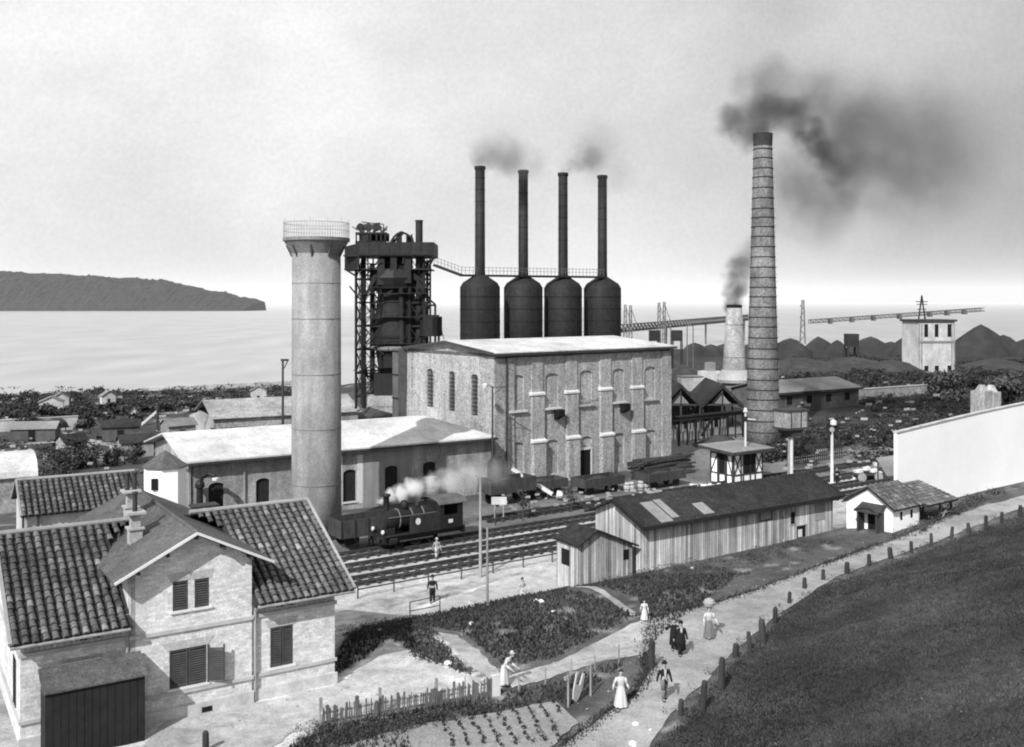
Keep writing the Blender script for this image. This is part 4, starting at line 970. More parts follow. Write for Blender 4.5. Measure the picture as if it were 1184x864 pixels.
# water crane
P = at(231, 612, 0); r = thing('water_crane', 'black cast iron water crane with curved spout behind the brick house', 'water crane', P)
part('column', 'steel', r, lambda m: m.lathe([(.5,0),(.35,.4),(.3,1),(.28,3.6),(.42,3.7),(.42,4.0),(.25,4.3)], n=14)); 
part('spout', 'steel', r, lambda m: [m.tube(p, q, .2, n=8) for p, q in (((0,0,3.9),(.2,0,4.6)),((.2,0,4.6),(.8,-.1,4.95)),((.8,-.1,4.95),(1.4,-.2,4.7)))])
part('drip_ring', 'trim', r, lambda m: m.lathe([(.2,0),(.3,.05),(.3,.25),(.2,.3)], (1.45,-.2,4.3), 10))

# wooden bollards along the road
bpx = [(787,827,19,'dark road post lowest on the right verge near the bottom of the picture'),(812,821,34,None),(834,797,36,None),(850.5,760,14,None),(867,756,25,None),(882.5,744,28,None),(895.5,721,19,None),(912.5,698,10,None),(930,681,11,None),(951.5,671,9,None),(979,663,13,None),(1005,654,13,None),(1030,646,13,None),(1054,639,13,None),(1077,630,13,None),(1100,622,13,None),(1120,617,12,None),(1140,609,13,None),(1158,605,13,None),(1179,597,13,None)]
first = None
for i, (px, py, hp, lab) in enumerate(bpx):
    z = 2.0
    for _ in range(8): P = at(px, py, z); z = H(P.x, P.y)
    h = max(.7, hp*P.y/F_)
    if first is None:
        first = thing('road_post', 'x', 'post', P, 0, 'stub posts along the right verge of the road')
        part('shaft', 'post', first, lambda m: m.lathe([(.17,-.4),(.155,0),(.14,.9),(.11,1.0)], n=10)); o = first
    else: o = copy_tree(first)
    o.location = P; o.scale = (1, 1, h); o.rotation_euler = (random.uniform(-.09,.09), random.uniform(-.12,.12), random.uniform(0,3)); w_ = random.uniform(.75,1.2); o.scale = (w_, w_, h)
    o['label'] = 'dark wooden stub post number along the road'
names = ['lowest','second','third','fourth','fifth','sixth','seventh','eighth','ninth','tenth','eleventh','twelfth','thirteenth','fourteenth','fifteenth','sixteenth','seventeenth','eighteenth','nineteenth','twentieth and last visible']
posts = [o for o in col.objects if o.name.startswith('road_post')]
for nm, o in zip(names, sorted(posts, key=lambda o: o.location.y)): o['label'] = '%s dark stub post going up the right verge of the road' % nm
P = at(753, 773, 2.0); o = copy_tree(first); o.location = (P.x, P.y, H(P.x, P.y)); o.scale = (1.15,1.15,1.4); o['label'] = 'dark stub post alone on the left verge where the paths fork'
P = at(238, 869, 2.0); o = copy_tree(first); o.location = (P.x, P.y, H(P.x, P.y)); o.scale = (.9,.9,.85); o['label'] = 'dark stub post in the pale yard in front of the brick house'

# ================================================================= PICKET FENCE
def picket_fence():
    a = at(372, 842, 2); b = at(570, 806, 2); d = (b-a).xy; L = d.length; th = math.degrees(math.atan2(d.y, d.x))
    r = thing('picket_fence', 'ragged dark picket fence between the pale yard and the garden', 'fence', (a.x, a.y, 1.98), th)
    n = 74; rn = random.Random(5)
    for k in range(n):
        x = L*k/n; h = rn.uniform(.7,1.0)+(0.25 if rn.random() < .12 else 0)
        part('picket', 'picket', r, lambda m: m.prism([(x,-.1),(x+.07,-.1),(x+.07+rn.uniform(-.06,.06),h-.06),(x+.035,h),(x+rn.uniform(-.06,.06),h-.06)], -.02, .015))
    part('fence_rail', 'palewood', r, lambda m: m.bar((0,.06,.62),(L,.06,.66),.07,.09)); part('fence_rail', 'picket', r, lambda m: m.bar((0,.05,.22),(L,.05,.22),.05,.07))
    for x in (0, L*.33, L*.66): part('fence_post', 'greywood', r, lambda m: m.box(x-.06,x+.06,.1,.22,-.2,1.25))
    part('gate_post', 'palewood', r, lambda m: m.box(L-.05,L+.35,-.05,.1,-.1,1.0))
    # continuation beside the path
    a = at(600, 800, 2); b = at(742, 760, 2)
    r = thing('wire_fence', 'sparse wire fence of thin stakes along the lower edge of the side path', 'fence', (a.x, a.y, 1.98), math.degrees(math.atan2((b-a).y, (b-a).x)))
    L = (b-a).xy.length
    for k in range(6): part('stake', 'greywood', r, lambda m: m.bar((L*k/5,0,-.1),(L*k/5+rn.uniform(-.05,.05),0,rn.uniform(.7,1.0)),.05))
    part('wire', 'greywood', r, lambda m: (m.bar((0,0,.7),(L,0,.7),.012), m.bar((0,0,.35),(L,0,.35),.012)))
picket_fence()
# wooden gate and steps by the gravel
P = at(474, 704, 1.3); r = thing('handrail', 'light metal handrail beside the steps down to the tracks', 'railing', (P.x, P.y, H(P.x,P.y)), 20)
parts('upright', 'steel2', r, lambda m: (m.bar((0,0,-.2),(0,0,1.1),.05), m.bar((1.9,0,-.2),(1.9,0,1.3),.05))); part('rail', 'steel2', r, lambda m: (m.bar((0,0,1.1),(1.9,0,1.3),.04), m.bar((0,0,.55),(1.9,0,.7),.04)))

# ================================================================= LOCOMOTIVE
def locomotive():
    x, y = ST(ss(*at(420,634,0).xy)+.2, 71.4)
    r = thing('steam_locomotive', 'small black tank locomotive with tall funnel and cab steaming on the sidings', 'locomotive', (x, y, .3), 35); r.scale = (.82,.95,.97)
    part('frame', 'steel', r, lambda m: (m.box(.2,9.2,-1.1,1.1,.75,1.1), m.box(.1,.3,-1.3,1.3,.6,1.2), m.box(9.1,9.3,-1.3,1.3,.6,1.2)))
    part('boiler', 'steel', r, lambda m: m.tube((1.6,0,2.25),(6.2,0,2.25),.82,n=24), False)
    sb = part('smokebox', 'rust', r, lambda m: (m.tube((.55,0,2.25),(1.65,0,2.25),.9,n=24), m.box(.6,1.6,-.8,.8,1.1,1.7)))
    part('smokebox_door', 'steel2', sb, lambda m: m.tube((.44,0,2.25),(.55,0,2.25),.7,n=20))
    part('funnel', 'steel', r, lambda m: m.lathe([(.34,3.0),(.27,3.2),(.3,4.2),(.42,4.25),(.42,4.4),(.3,4.42)], (1.1,0,0), 16), True)
    part('steam_dome', 'steel', r, lambda m: m.lathe([(.42,2.9),(.42,3.4),(.3,3.65),(.05,3.75)], (3.1,0,0), 16), True)
    part('sand_box', 'steel', r, lambda m: m.lathe([(.3,2.9),(.3,3.25),(.15,3.45)], (4.6,0,0), 14), True)
    parts('boiler_band', 'greyroof', r, lambda m: [m.lathe([(.83,-.04),(.86,-.02),(.86,.02),(.83,.04)], (xx,0,2.25), 24, ax='x') for xx in (2.2,3.6,4.9)])
    parts('side_tank', 'steel2', r, lambda m: (m.box(3.2,6.3,-1.35,-.78,1.2,2.6), m.box(3.2,6.3,.78,1.35,1.2,2.6)))
    c = part('cab', 'steel', r, lambda m: (m.box(6.3,6.42,-1.35,1.35,1.1,3.3), m.box(6.42,8.9,-1.35,-1.27,1.1,2.3), m.box(6.42,8.9,1.27,1.35,1.1,2.3), m.box(6.42,6.8,-1.35,-1.27,2.3,3.3), m.box(8.4,8.9,-1.35,-1.27,2.3,3.3), m.box(8.9,9.0,-1.35,1.35,1.1,3.3), m.box(8.4,8.9,1.27,1.35,2.3,3.3)))
    def roof(m):
        n = 8; pr = [(1.55*math.cos(math.pi*k/n), 3.3+.42*math.sin(math.pi*k/n)) for k in range(n+1)]
        for (a,b),(c_,d) in zip(pr, pr[1:]): m.slab((6.0,a,b),(9.4,a,b),(9.4,c_,d),(6.0,c_,d),.06)
    part('cab_roof', 'greywall', c, roof)
    parts('running_board', 'steel2', r, lambda m: (m.box(.3,9,-1.35,-1.0,1.12,1.19), m.box(.3,9,1.0,1.35,1.12,1.19)))
    for xx in (2.0, 3.9, 5.8):
        for s in (-1, 1):
            w = part('wheel', 'steel', r, lambda m: (m.lathe([(.62,-.07),(.62,.07),(.5,.07),(.5,-.07)], (0,0,0), 24), m.lathe([(.12,-.1),(.12,.1)], (0,0,0), 10), [m.bar((0,0,0),(.55*math.cos(R(g)),.55*math.sin(R(g)),0),.07) for g in range(0,360,45)]))
            w.rotation_euler.x = R(90); w.location = (xx, s*.75, .62)
    parts('coupling_rod', 'greyroof', r, lambda m: (m.box(2.0,5.8,-.95,-.88,.52,.64), m.box(2.0,5.8,.88,.95,.52,.64)))
    parts('cylinder', 'steel', r, lambda m: (m.tube((.7,-1.1,.75),(1.5,-1.1,.75),.32,n=14), m.tube((.7,1.1,.75),(1.5,1.1,.75),.32,n=14)))
    for s in (-.8,.8): parts('buffer', 'steel2', r, lambda m: (m.tube((.1,s,.95),(-.25,s,.95),.1,n=8), m.tube((-.3,s,.95),(-.24,s,.95),.22,n=14)))
    parts('headlamp', 'trim', r, lambda m: (m.tube((.25,-.9,1.5),(.1,-.9,1.5),.17,n=10), m.tube((.25,.9,1.5),(.1,.9,1.5),.17,n=10)))
    part('handrail', 'greyroof', r, lambda m: m.bar((.8,-.92,2.6),(6.2,-.92,2.6),.04))
    parts('number_plate', 'trim', r, lambda m: (m.tube((3.8,-1.36,2.1),(3.8,-1.39,2.1),.28,n=14), m.box(7.3,7.8,-1.38,-1.352,1.6,1.9)))
    # wagon behind on the near side of the tower
    x, y = ST(ss(*at(392,620,0).xy)-2.6, 73.6)
    r = thing('open_wagon', 'small dark open goods wagon partly hidden behind the concrete tower foot', 'wagon', (x, y, .3), 35)
    part('body', 'wood', r, lambda m: (m.box(0,5,-1.2,-1.1,1,2.3), m.box(0,5,1.1,1.2,1,2.3), m.box(0,.1,-1.1,1.1,1,2.3), m.box(4.9,5,-1.1,1.1,1,2.3), m.box(0,5,-1.2,1.2,.9,1.0)))
    parts('board_ribs', 'steel2', r, lambda m: [m.box(xx,xx+.1,-1.26,-1.2,.9,2.35) for xx in (.0,1.2,2.4,3.6,4.9)])
    for xx in (1,4): parts('wheel', 'steel', r, lambda m: (m.tube((xx,-.8,.5),(xx,-.7,.5),.48,n=18), m.tube((xx,.7,.5),(xx,.8,.5),.48,n=18)))
locomotive()

# wagons and clutter in front of the hall
def wagons():
    first = None
    spots = [(560,586,'dark box wagon standing left of the tall hall corner'),(600,577,None),(668,573,None),(742,566,None)]
    lab = ['dark low wagon by the lamp post at the hall corner','dark low wagon below the slanting white plank','dark low wagon in front of the hall door','dark low wagon at the right end before the hall']
    for (px, py, _), l in zip(spots, lab):
        P = at(px, py, 0)
        if first is None:
            r = first = thing('goods_wagon', l, 'wagon', P, 36, 'low wagons in front of the tall hall')
            part('body', 'wood', r, lambda m: (m.box(0,5.5,-1.2,-1.1,1,1.75), m.box(0,5.5,1.1,1.2,1,1.75), m.box(0,.1,-1.1,1.1,1,1.75), m.box(5.4,5.5,-1.1,1.1,1,1.75), m.box(0,5.5,-1.2,1.2,.85,1.0)))
            part('load', 'slag', r, lambda m: m.lathe([(2.4,0),(1.8,.35),(.5,.75)], (2.75,0,1.0), 12, ey=.42))
            for xx in (1.1,4.4): parts('wheel', 'steel', r, lambda m: (m.tube((xx,-.8,.5),(xx,-.7,.5),.48,n=18), m.tube((xx,.7,.5),(xx,.8,.5),.48,n=18)))
        else: r = copy_tree(first); r.location = P; r['label'] = l
    r = first; r.scale = (1,1,1.5)
    P = at(622, 577, 0); r = thing('loading_chute', 'long white slanting plank chute in front of the hall wall', 'chute', P, -12)
    part('board', 'trim', r, lambda m: m.bar((-2.7,0,3.0),(1.5,0,.55),.5,.3)); part('trestle', 'wood', r, lambda m: (m.bar((-2.4,0,0),(-2.4,0,2.8),.15), m.bar((1.0,0,0),(1.0,0,.8),.15)))
    part('counterweight', 'trim', r, lambda m: m.tube((2.0,-.2,.6),(2.6,-.2,.5),.4,n=10))
    P = at(497+80, 575, 0)
    r = thing('steam_boiler', 'dark upright boiler standing at the left corner of the tall hall', 'boiler', at(574,572,0), 0)
    part('shell', 'steel', r, lambda m: m.lathe([(.95,0),(.95,3.3),(.5,3.9),(.3,4.0)], n=18), True); part('door', 'steel2', r, lambda m: m.box(-.35,.35,-1.0,-.85,.4,1.4))
    # heap of timber and pale barrels near the right end of the hall
    rn = random.Random(9)
    P = at(760, 551, 0); r = thing('timber_stack', 'dark stack of beams piled at the right foot of the tall hall', 'timber stack', P, 36)
    part('beams', 'wood', r, lambda m: [m.bar((-3+rn.uniform(-1,1),rn.uniform(-1,1.2),.2+.22*(k//4)),(4.5+rn.uniform(-1,1),rn.uniform(-1,1.2),.25+.24*(k//4)),.22) for k in range(36)])
    for k, px in enumerate((725,730,741,746,750)):
        P = at(px, 568-(px-725)*.12, 0); r = thing('barrel', 'pale upended barrel among the dark stores before the hall', 'barrel', P, 0, 'pale barrels before the hall')
        part('staves', 'palewood', r, lambda m: m.lathe([(.3,0),(.38,.45),(.3,.9)], n=12)); parts('hoop', 'wood', r, lambda m: [m.lathe([(.33,0),(.36,.02),(.36,.07),(.33,.09)], (0,0,z), 12) for z in (.15,.65)])
wagons()
def notice(px, py, h, lab):
    P = at(px, py, 0); r = thing('notice_board', lab, 'sign', P, 0)
    parts('post', 'greywood', r, lambda m: (m.bar((-.4,0,0),(-.4,0,h),.1), m.bar((.4,0,0),(.4,0,h),.1))); part('board', 'trim', r, lambda m: m.box(-.7,.7,-.08,-.02,h-.7,h))
notice(577, 601, 2.1, 'small white notice board on two posts beside the sidings')

# ================================================================= FOLIAGE
def foliage(m, c, rx, ry, rz, n, size, rn, lo=.4, hi=1.7):
    cl = [(Vector((rn.gauss(0,.42), rn.gauss(0,.42), rn.gauss(0,.4))), rn.uniform(.25,.5), rn.uniform(lo,hi)) for _ in range(9)]
    for _ in range(int(n*1.5)):
        cc, cr, t = rn.choice(cl); p = cc+Vector((rn.gauss(0,1), rn.gauss(0,1), rn.gauss(0,1)))*cr*.5
        p = Vector((c[0]+p.x*rx, c[1]+p.y*ry, c[2]+p.z*rz))
        if p.z < c[2]-rz*1.05: p.z = c[2]-rz*rn.uniform(.6,1)
        a = Vector((rn.gauss(0,1), rn.gauss(0,1), rn.gauss(0,1))).normalized(); b = a.cross(Vector((rn.gauss(0,1), rn.gauss(0,1), rn.gauss(0,1)))).normalized()
        s = size*rn.choice((.5,.6,.7,.8,1.0)); m.cur = t*rn.uniform(.6,1.4); m.face([p-a*s, p+b*s*.6, p+a*s, p-b*s*.6])
    m.cur = 1
def tree(name, label, loc, h, w, n=500, size=.35, group=None, seed=1, tall=.62):
    rn = random.Random(seed); r = thing(name, label, 'tree', loc, 0, group)
    def tr(m):
        m.tube((0,0,-.3),(.1,0,h*.45),.05*h*.5,.03*h*.5,n=8)
        for k in range(6): g = rn.uniform(0,6.28); m.tube((.05,0,h*rn.uniform(.25,.45)),(w*.33*math.cos(g),w*.33*math.sin(g),h*rn.uniform(.6,.85)),.02*h*.5,.008*h*.5,n=5)
    part('trunk', 'bark', r, tr); m = MB(); foliage(m, (0,0,h*tall), w/2, w/2, h*.42, n, size, rn); m.build('crown', 'leaf', r); return r
# shoreline trees at left
rn = random.Random(21)
shoreT = [(8,482,14),(30,486,12),(52,483,14),(75,480,11),(97,482,14),(120,478,13),(140,480,12),(162,477,12),(188,476,9),(208,474,10),(230,472,9),(258,470,9),(285,468,8),(310,467,8)]
lab = ['at the far left edge','second from the left edge','third from the left edge','left of the dark pole','right of the dark pole','sixth along the shore','seventh along the shore','eighth along the shore','near the slanting white pole','small and ninth along the shore','tenth along the shore','eleventh along the shore','twelfth along the shore','nearest the concrete tower']
for i, ((px, py, hp), l) in enumerate(zip(shoreT, lab)):
    P = at(px, py, 0); h = hp*P.y/F_*.95; tree('shore_tree', 'dark bushy shoreline tree '+l, P, h, h*2.6, 900, .42, 'trees along the left shore', 30+i, .5)
tree('young_tree', 'small tree with bare trunk in front of the pale yard wall', at(23,503,0), 4.2, 3.6, 300, .25, None, 77, .75)
for i, (px, py, hp, wp, l) in enumerate([(1105,455,30,60,'large round dark tree left above the white building'),(1150,462,34,60,'large dark tree right above the white building'),(1178,450,34,50,'dark tree at the right edge above the white building'),(1078,446,22,40,'dark tree below the right end of the far tower building')]):
    P = at(px, py+8, 0); k = P.y/F_; tree('broadleaf_tree', l, P, hp*k*1.1, wp*k, 1500, .5, 'dark trees beyond the white building', 50+i, .5)
for i, (px, py, l) in enumerate([(573-65,601,'sapling left of the notice board by the sidings'),(604,602,'sapling below the slanting white chute'),(660,592,'sapling before the hall near the plank shed')]):
    P = at(px, py, 0); tree('sapling', l, P, 2.7, 1.7, 160, .14, 'saplings between tracks and hall', 90+i, .72)
# yard hedges
def hedge(label, a, b, h, w, n, seed, name='hedge', size=.35):
    rn = random.Random(seed); r = thing(name, label, 'hedge', ((a.x+b.x)/2, (a.y+b.y)/2, 0)); m = MB(); q = (b-a)/2; k = max(2, int(q.length*2/2.5))
    for i in range(k):
        f = (i+.5)/k*2-1; foliage(m, (q.x*f, q.y*f, h*.45), w*.6, w*.6, h*.5, n//k, size, rn, .5, 1.4)
    m.build('foliage', 'leaf', r)
    part('stems', 'bark', r, lambda m: [m.bar((q.x*f/6,q.y*f/6,-.2),(q.x*f/6,q.y*f/6,h*.4),.12) for f in range(-5,6)])
hedge('clipped dark hedge right of the pale yard wall', at(90,497,0), at(158,493,0), 2.6, 2.4, 1400, 4)
hedge('long dark hedge behind the ridge of the tiled cottage', at(60,545,0), at(160,535,0), 2.2, 2.6, 2200, 5, size=.25)
hedge('dark scrub hedge in the yard beyond the curved white roof', at(60,560,0), at(80,522,0), 2.0, 3.0, 1400, 6, size=.25)
# thicket at right
def thicket():
    rn = random.Random(12); m = MB()
    for _ in range(300):
        px = rn.uniform(900,1210); lo = 520 if px < 960 else (500 if px > 1060 else 540); py = rn.uniform(455, lo)
        if px < 1000 and py < 485: continue
        if py > 520+ (0 if px < 985 else 14): continue
        P = at(px, py, 0); h = rn.uniform(.3,1.7)
        foliage(m, (P.x, P.y, h*.4), rn.uniform(1.2,4), rn.uniform(1.2,3), h*.55, 150, .22, rn, .3, 1.2)
    for _ in range(110):
        px = rn.uniform(885,990); P = at(px, 533-(px-885)*.22+rn.uniform(-5,3), 0)
        foliage(m, (P.x, P.y, .7), 1.3, 1.3, .9, 70, .24, rn, .3, 1.0)
    tag(m.build('thicket', 'leaf'), 'dark tangled scrub covering the ground beyond the signal posts', 'scrub', kind='stuff')
thicket()
gardenQ = None
PATHS = [poly([(575,775),(640,762),(700,730),(752,706),(752,762),(700,772),(640,790),(585,802)],2), poly([(655,668),(740,702),(745,718),(730,718),(655,682)],1.6), poly([(500,726),(536,732),(596,782),(600,800),(560,800)],2), yardP]
def onpath(x, y): return any(inpoly(x, y, p) for p in PATHS) or hillside(x, y) > -4.6
def rubble():
    rn = random.Random(23); m = MB()
    for _ in range(420):
        q = rn.random()
        if q < .4: px, py = rn.uniform(0,330), rn.uniform(462,545)
        elif q < .8: px, py = rn.uniform(890,1100), rn.uniform(430,550)
        else: px, py = rn.uniform(580,780), rn.uniform(568,596)
        P = at(px, py, 0); s_ = rn.uniform(.12,.45)*P.y/150; z = rn.uniform(0,1.6) if q >= .4 and q < .8 else rn.uniform(0,.8)
        if P.y > shore(P.x)-5: continue
        m.bar((P.x-s_,P.y,z+s_*.4),(P.x+s_,P.y+rn.uniform(-1,1)*s_,z+s_*.5),s_*.8,s_*.8)
    tag(m.build('rubble', 'mcloth'), 'pale rubble and scrap scattered over the dark works ground', 'rubble', kind='stuff')
rubble()
def far_scrub():
    rn = random.Random(61); m = MB()
    for _ in range(330):
        px = rn.uniform(885,1230); py = rn.uniform(418,452)
        if 1050 < px < 1115 and py < 436: continue
        P = at(px, py, 0); h = rn.uniform(.6,2.2)*(1.6 if rn.random() < .15 else 1)
        if P.y > 350: continue
        foliage(m, (P.x, P.y, h*.4), rn.uniform(2.5,6), rn.uniform(2,4), h*.55, 110, .42, rn, .3, 1.1)
    tag(m.build('far_scrub', 'leaf'), 'dark distant scrub and bushes on the flat ground below the slag heaps', 'scrub', kind='stuff')
    m = MB()
    for _ in range(190):
        px = rn.uniform(-30,345); py = rn.uniform(457,487)-px*.022
        if py > 486-px*.03 and px < 100: continue
        P = at(px, py, 0)
        if P.y > shore(P.x)-3: continue
        h = rn.uniform(.6,1.9); foliage(m, (P.x, P.y, h*.4), rn.uniform(1.5,5), rn.uniform(1.5,3), h*.55, 90, .3, rn, .4, 1.2)
    for _ in range(170):
        px = rn.uniform(-20,235); py = rn.uniform(500,552); P = at(px, py, 0)
        if noise.noise(Vector((P.x*.07, P.y*.07, 8))) < -.05: continue
        h = rn.uniform(.2,.8); foliage(m, (P.x, P.y, h*.4), rn.uniform(1,3.6), rn.uniform(1,2.4), h*.5, 80, .15, rn, .3, 1.2)
    tag(m.build('shore_scrub', 'leaf'), 'dark low scrub covering the shore strip and left yard', 'scrub', kind='stuff')
far_scrub()
gardenP = poly([(470,846),(590,820),(645,810),(672,836),(640,872),(480,900)],2)
def nearpath(x, y): return any(onpath(x+dx, y+dy) for dx, dy in ((0,0),(.9,0),(-.9,0),(0,.9),(0,-.9)))
def undergrowth():
    rn = random.Random(15); m = MB()
    for _ in range(170):     # growth at the foot of the plank shed
        f = rn.random(); px = 690+f*270; py = 690-f*48+rn.uniform(-14,14)
        P = at(px, py, 1.6); z = H(P.x, P.y)
        if nearpath(P.x, P.y): continue
        foliage(m, (P.x, P.y, z+.1), .8, .8, .28, 80, .055, rn, .4, 1.5)
    for _ in range(150):     # growth right of the house and below the picket fence
        if rn.random() < .5: px, py = rn.uniform(400,470), rn.uniform(690,735)
        else: px = rn.uniform(345,640); py = 856-(px-300)*.11+rn.uniform(-8,12)
        P = at(px, py, 2); z = H(P.x, P.y)
        if (onpath(P.x, P.y) and py < 800) or inpoly(P.x, P.y, gardenP): continue
        foliage(m, (P.x, P.y, z+.1), .6, .6, .25, 70, .05, rn, .4, 1.5)
    for _ in range(120):
        px = rn.uniform(470,760); py = rn.uniform(700,745)-(px-470)*.03; P = at(px, py, 2)
        if nearpath(P.x, P.y): continue
        foliage(m, (P.x, P.y, H(P.x,P.y)+.05), .7, .7, .18, 60, .05, rn, .4, 1.4)
    for _ in range(60):
        px = rn.uniform(1030,1184); P = Vector((0,0,0)); f = (px-1090)/94; x, y = 34.0+f*9, 78.5+f*8.5
        foliage(m, (x+rn.uniform(-.4,.4), y+rn.uniform(-.3,.9), H(x,y)+.15), .7, .5, .4, 45, .09, rn, .5, 1.6)
    for _ in range(260):
        f = rn.random(); k = f*(len(postline)-1); i = min(int(k), len(postline)-2); q = k-i
        x = postline[i][0]+(postline[i+1][0]-postline[i][0])*q+rn.uniform(-1.1,1.6); y = postline[i][1]+(postline[i+1][1]-postline[i][1])*q-rn.uniform(-.5,1.6)
        h = rn.uniform(.1,.35); foliage(m, (x, y, H(x,y)+h*.4), .35, .35, h, 22, .05, rn, .4, 1.5)
    for _ in range(420):
        Y = rn.uniform(28,80); px = rn.uniform(650,1190); x = (px-592)/F_*Y
        if hillside(x, Y) < .5: continue
        h = rn.uniform(.1,.3); foliage(m, (x, Y, H(x,Y)+h*.3), rn.uniform(.2,.7), rn.uniform(.2,.7), h, 26, .045, rn, .3, 1.6)
    tag(m.build('undergrowth', 'hay'), 'low dark weeds and bramble growing below the sheds and fence', 'weeds', kind='stuff')
undergrowth()
def grass():
    rn = random.Random(2); m = MB()
    def blade(x, y, s, t):
        z = H(x, y); a = rn.uniform(0, 6.28); dx, dy = math.cos(a)*s*.35, math.sin(a)*s*.35; lx, ly = rn.gauss(0,.3)*s, rn.gauss(0,.3)*s
        m.cur = t; m.face([(x-dx,y-dy,z-.02),(x+dx,y+dy,z-.02),(x+lx,y+ly,z+s)])
    n = 0
    while n < 90000:
        Y = 24+62*rn.random()**1.15; px = rn.uniform(560, 1200); x = (px-592)/F_*Y
        d = hillside(x, Y)
        if d < .15: continue
        t = noise.noise(Vector((x*.35, Y*.35, 4))); t2 = noise.noise(Vector((x*.08, Y*.08, 14))); blade(x, Y, rn.uniform(.05,.13)*(1+.5*t), .8+.7*t+.9*t2+rn.uniform(-.2,.35)); n += 1
    n = 0
    while n < 45000:
        Y = rn.uniform(38, 66); px = rn.uniform(300, 900); x = (px-592)/F_*Y
        if tt(x, Y) > 55.5 or hillside(x, Y) > -3 or ground_tint(x, Y) > .2 or onpath(x, Y) or inpoly(x, Y, gardenP): n += 1; continue
        blade(x, Y, rn.uniform(.08,.26), .7+rn.uniform(-.3,.7)); n += 1
    for k in range(2600):        # tufts creeping on to both road edges
        f = rn.random()*(len(rl)-4)+1; i = int(f); q = f-i; a, b = Vector(rl[i]), Vector(rl[i+1]); p = a.lerp(b, q)
        for _ in range(3): blade(p.x+rn.gauss(0,.22), p.y+rn.gauss(0,.22), rn.uniform(.05,.16), .8+rn.uniform(-.3,.6))
    tag(m.build('grass', 'grass'), 'short rough grass on the hillside and banks', 'grass', kind='stuff')
grass()
def crops():
    rn = random.Random(8); k = 0
    for i in range(9):
        for j in range(9):
            px = 505+i*17+j*3+rn.uniform(-2,2); py = 826+j*5.4-i*1.6+rn.uniform(-1.2,1.2)
            if py > 866 or px > 648: continue
            P = at(px, py, 2); r = MB(); foliage(r, (0,0,.1), .11, .11, .10, 22, .06, rn, .3, 1.0)
            o = r.build('seedling', 'leaf'); o.location = (P.x, P.y, H(P.x,P.y)+.05); tag(o, 'small dark seedling planted in rows in the garden bed', 'plant', 'seedlings in the garden bed'); k += 1
crops()
def stones():
    rn = random.Random(31); 
    for px, py, z, s in ((462,693,1.3,.25),(543,683,1,.18),(565,697,1.3,.16),(620,700,1.6,.2),(626,703,1.6,.25),(640,712,1.8,.16),(545,722,2,.2),(518,768,2,.25),(440,722,2,.2),(735,838,2,.18),(752,845,2,.12),(800,657,2,.18),(858,690,2,.14),(732,862,2,.25)):
        P = at(px, py, z); m = MB(); m.lathe([(s*.7,-.1),(s,.05),(s*.8,s*.5),(s*.3,s*.7)], n=7, ey=rn.uniform(.5,.9)); o = m.build('stone', 'rock'); o.location = (P.x, P.y, H(P.x,P.y)); o.rotation_euler.z = rn.uniform(0,3)
        tag(o, 'pale loose stone lying in the grass or road', 'stone', 'pale stones scattered on the banks')
stones()
def grit():
    rn = random.Random(88); m = MB()
    for _ in range(1500):
        Y = 34+50*rn.random(); px = rn.uniform(180,1180); x = (px-592)/F_*Y; d = hillside(x, Y)
        if d > .1 or not (d > -4.4 or onpath(x, Y)): continue
        s_ = rn.uniform(.015,.06); m.cur = 1; m.bar((x-s_,Y,H(x,Y)+.04+s_*.3),(x+s_,Y+rn.uniform(-s_,s_),H(x,Y)+.04+s_*.3),s_*1.2,s_*.9)
    tag(m.build('grit', 'greywood'), 'small loose stones and grit on the road, side path and yard', 'gravel', kind='stuff')
grit()

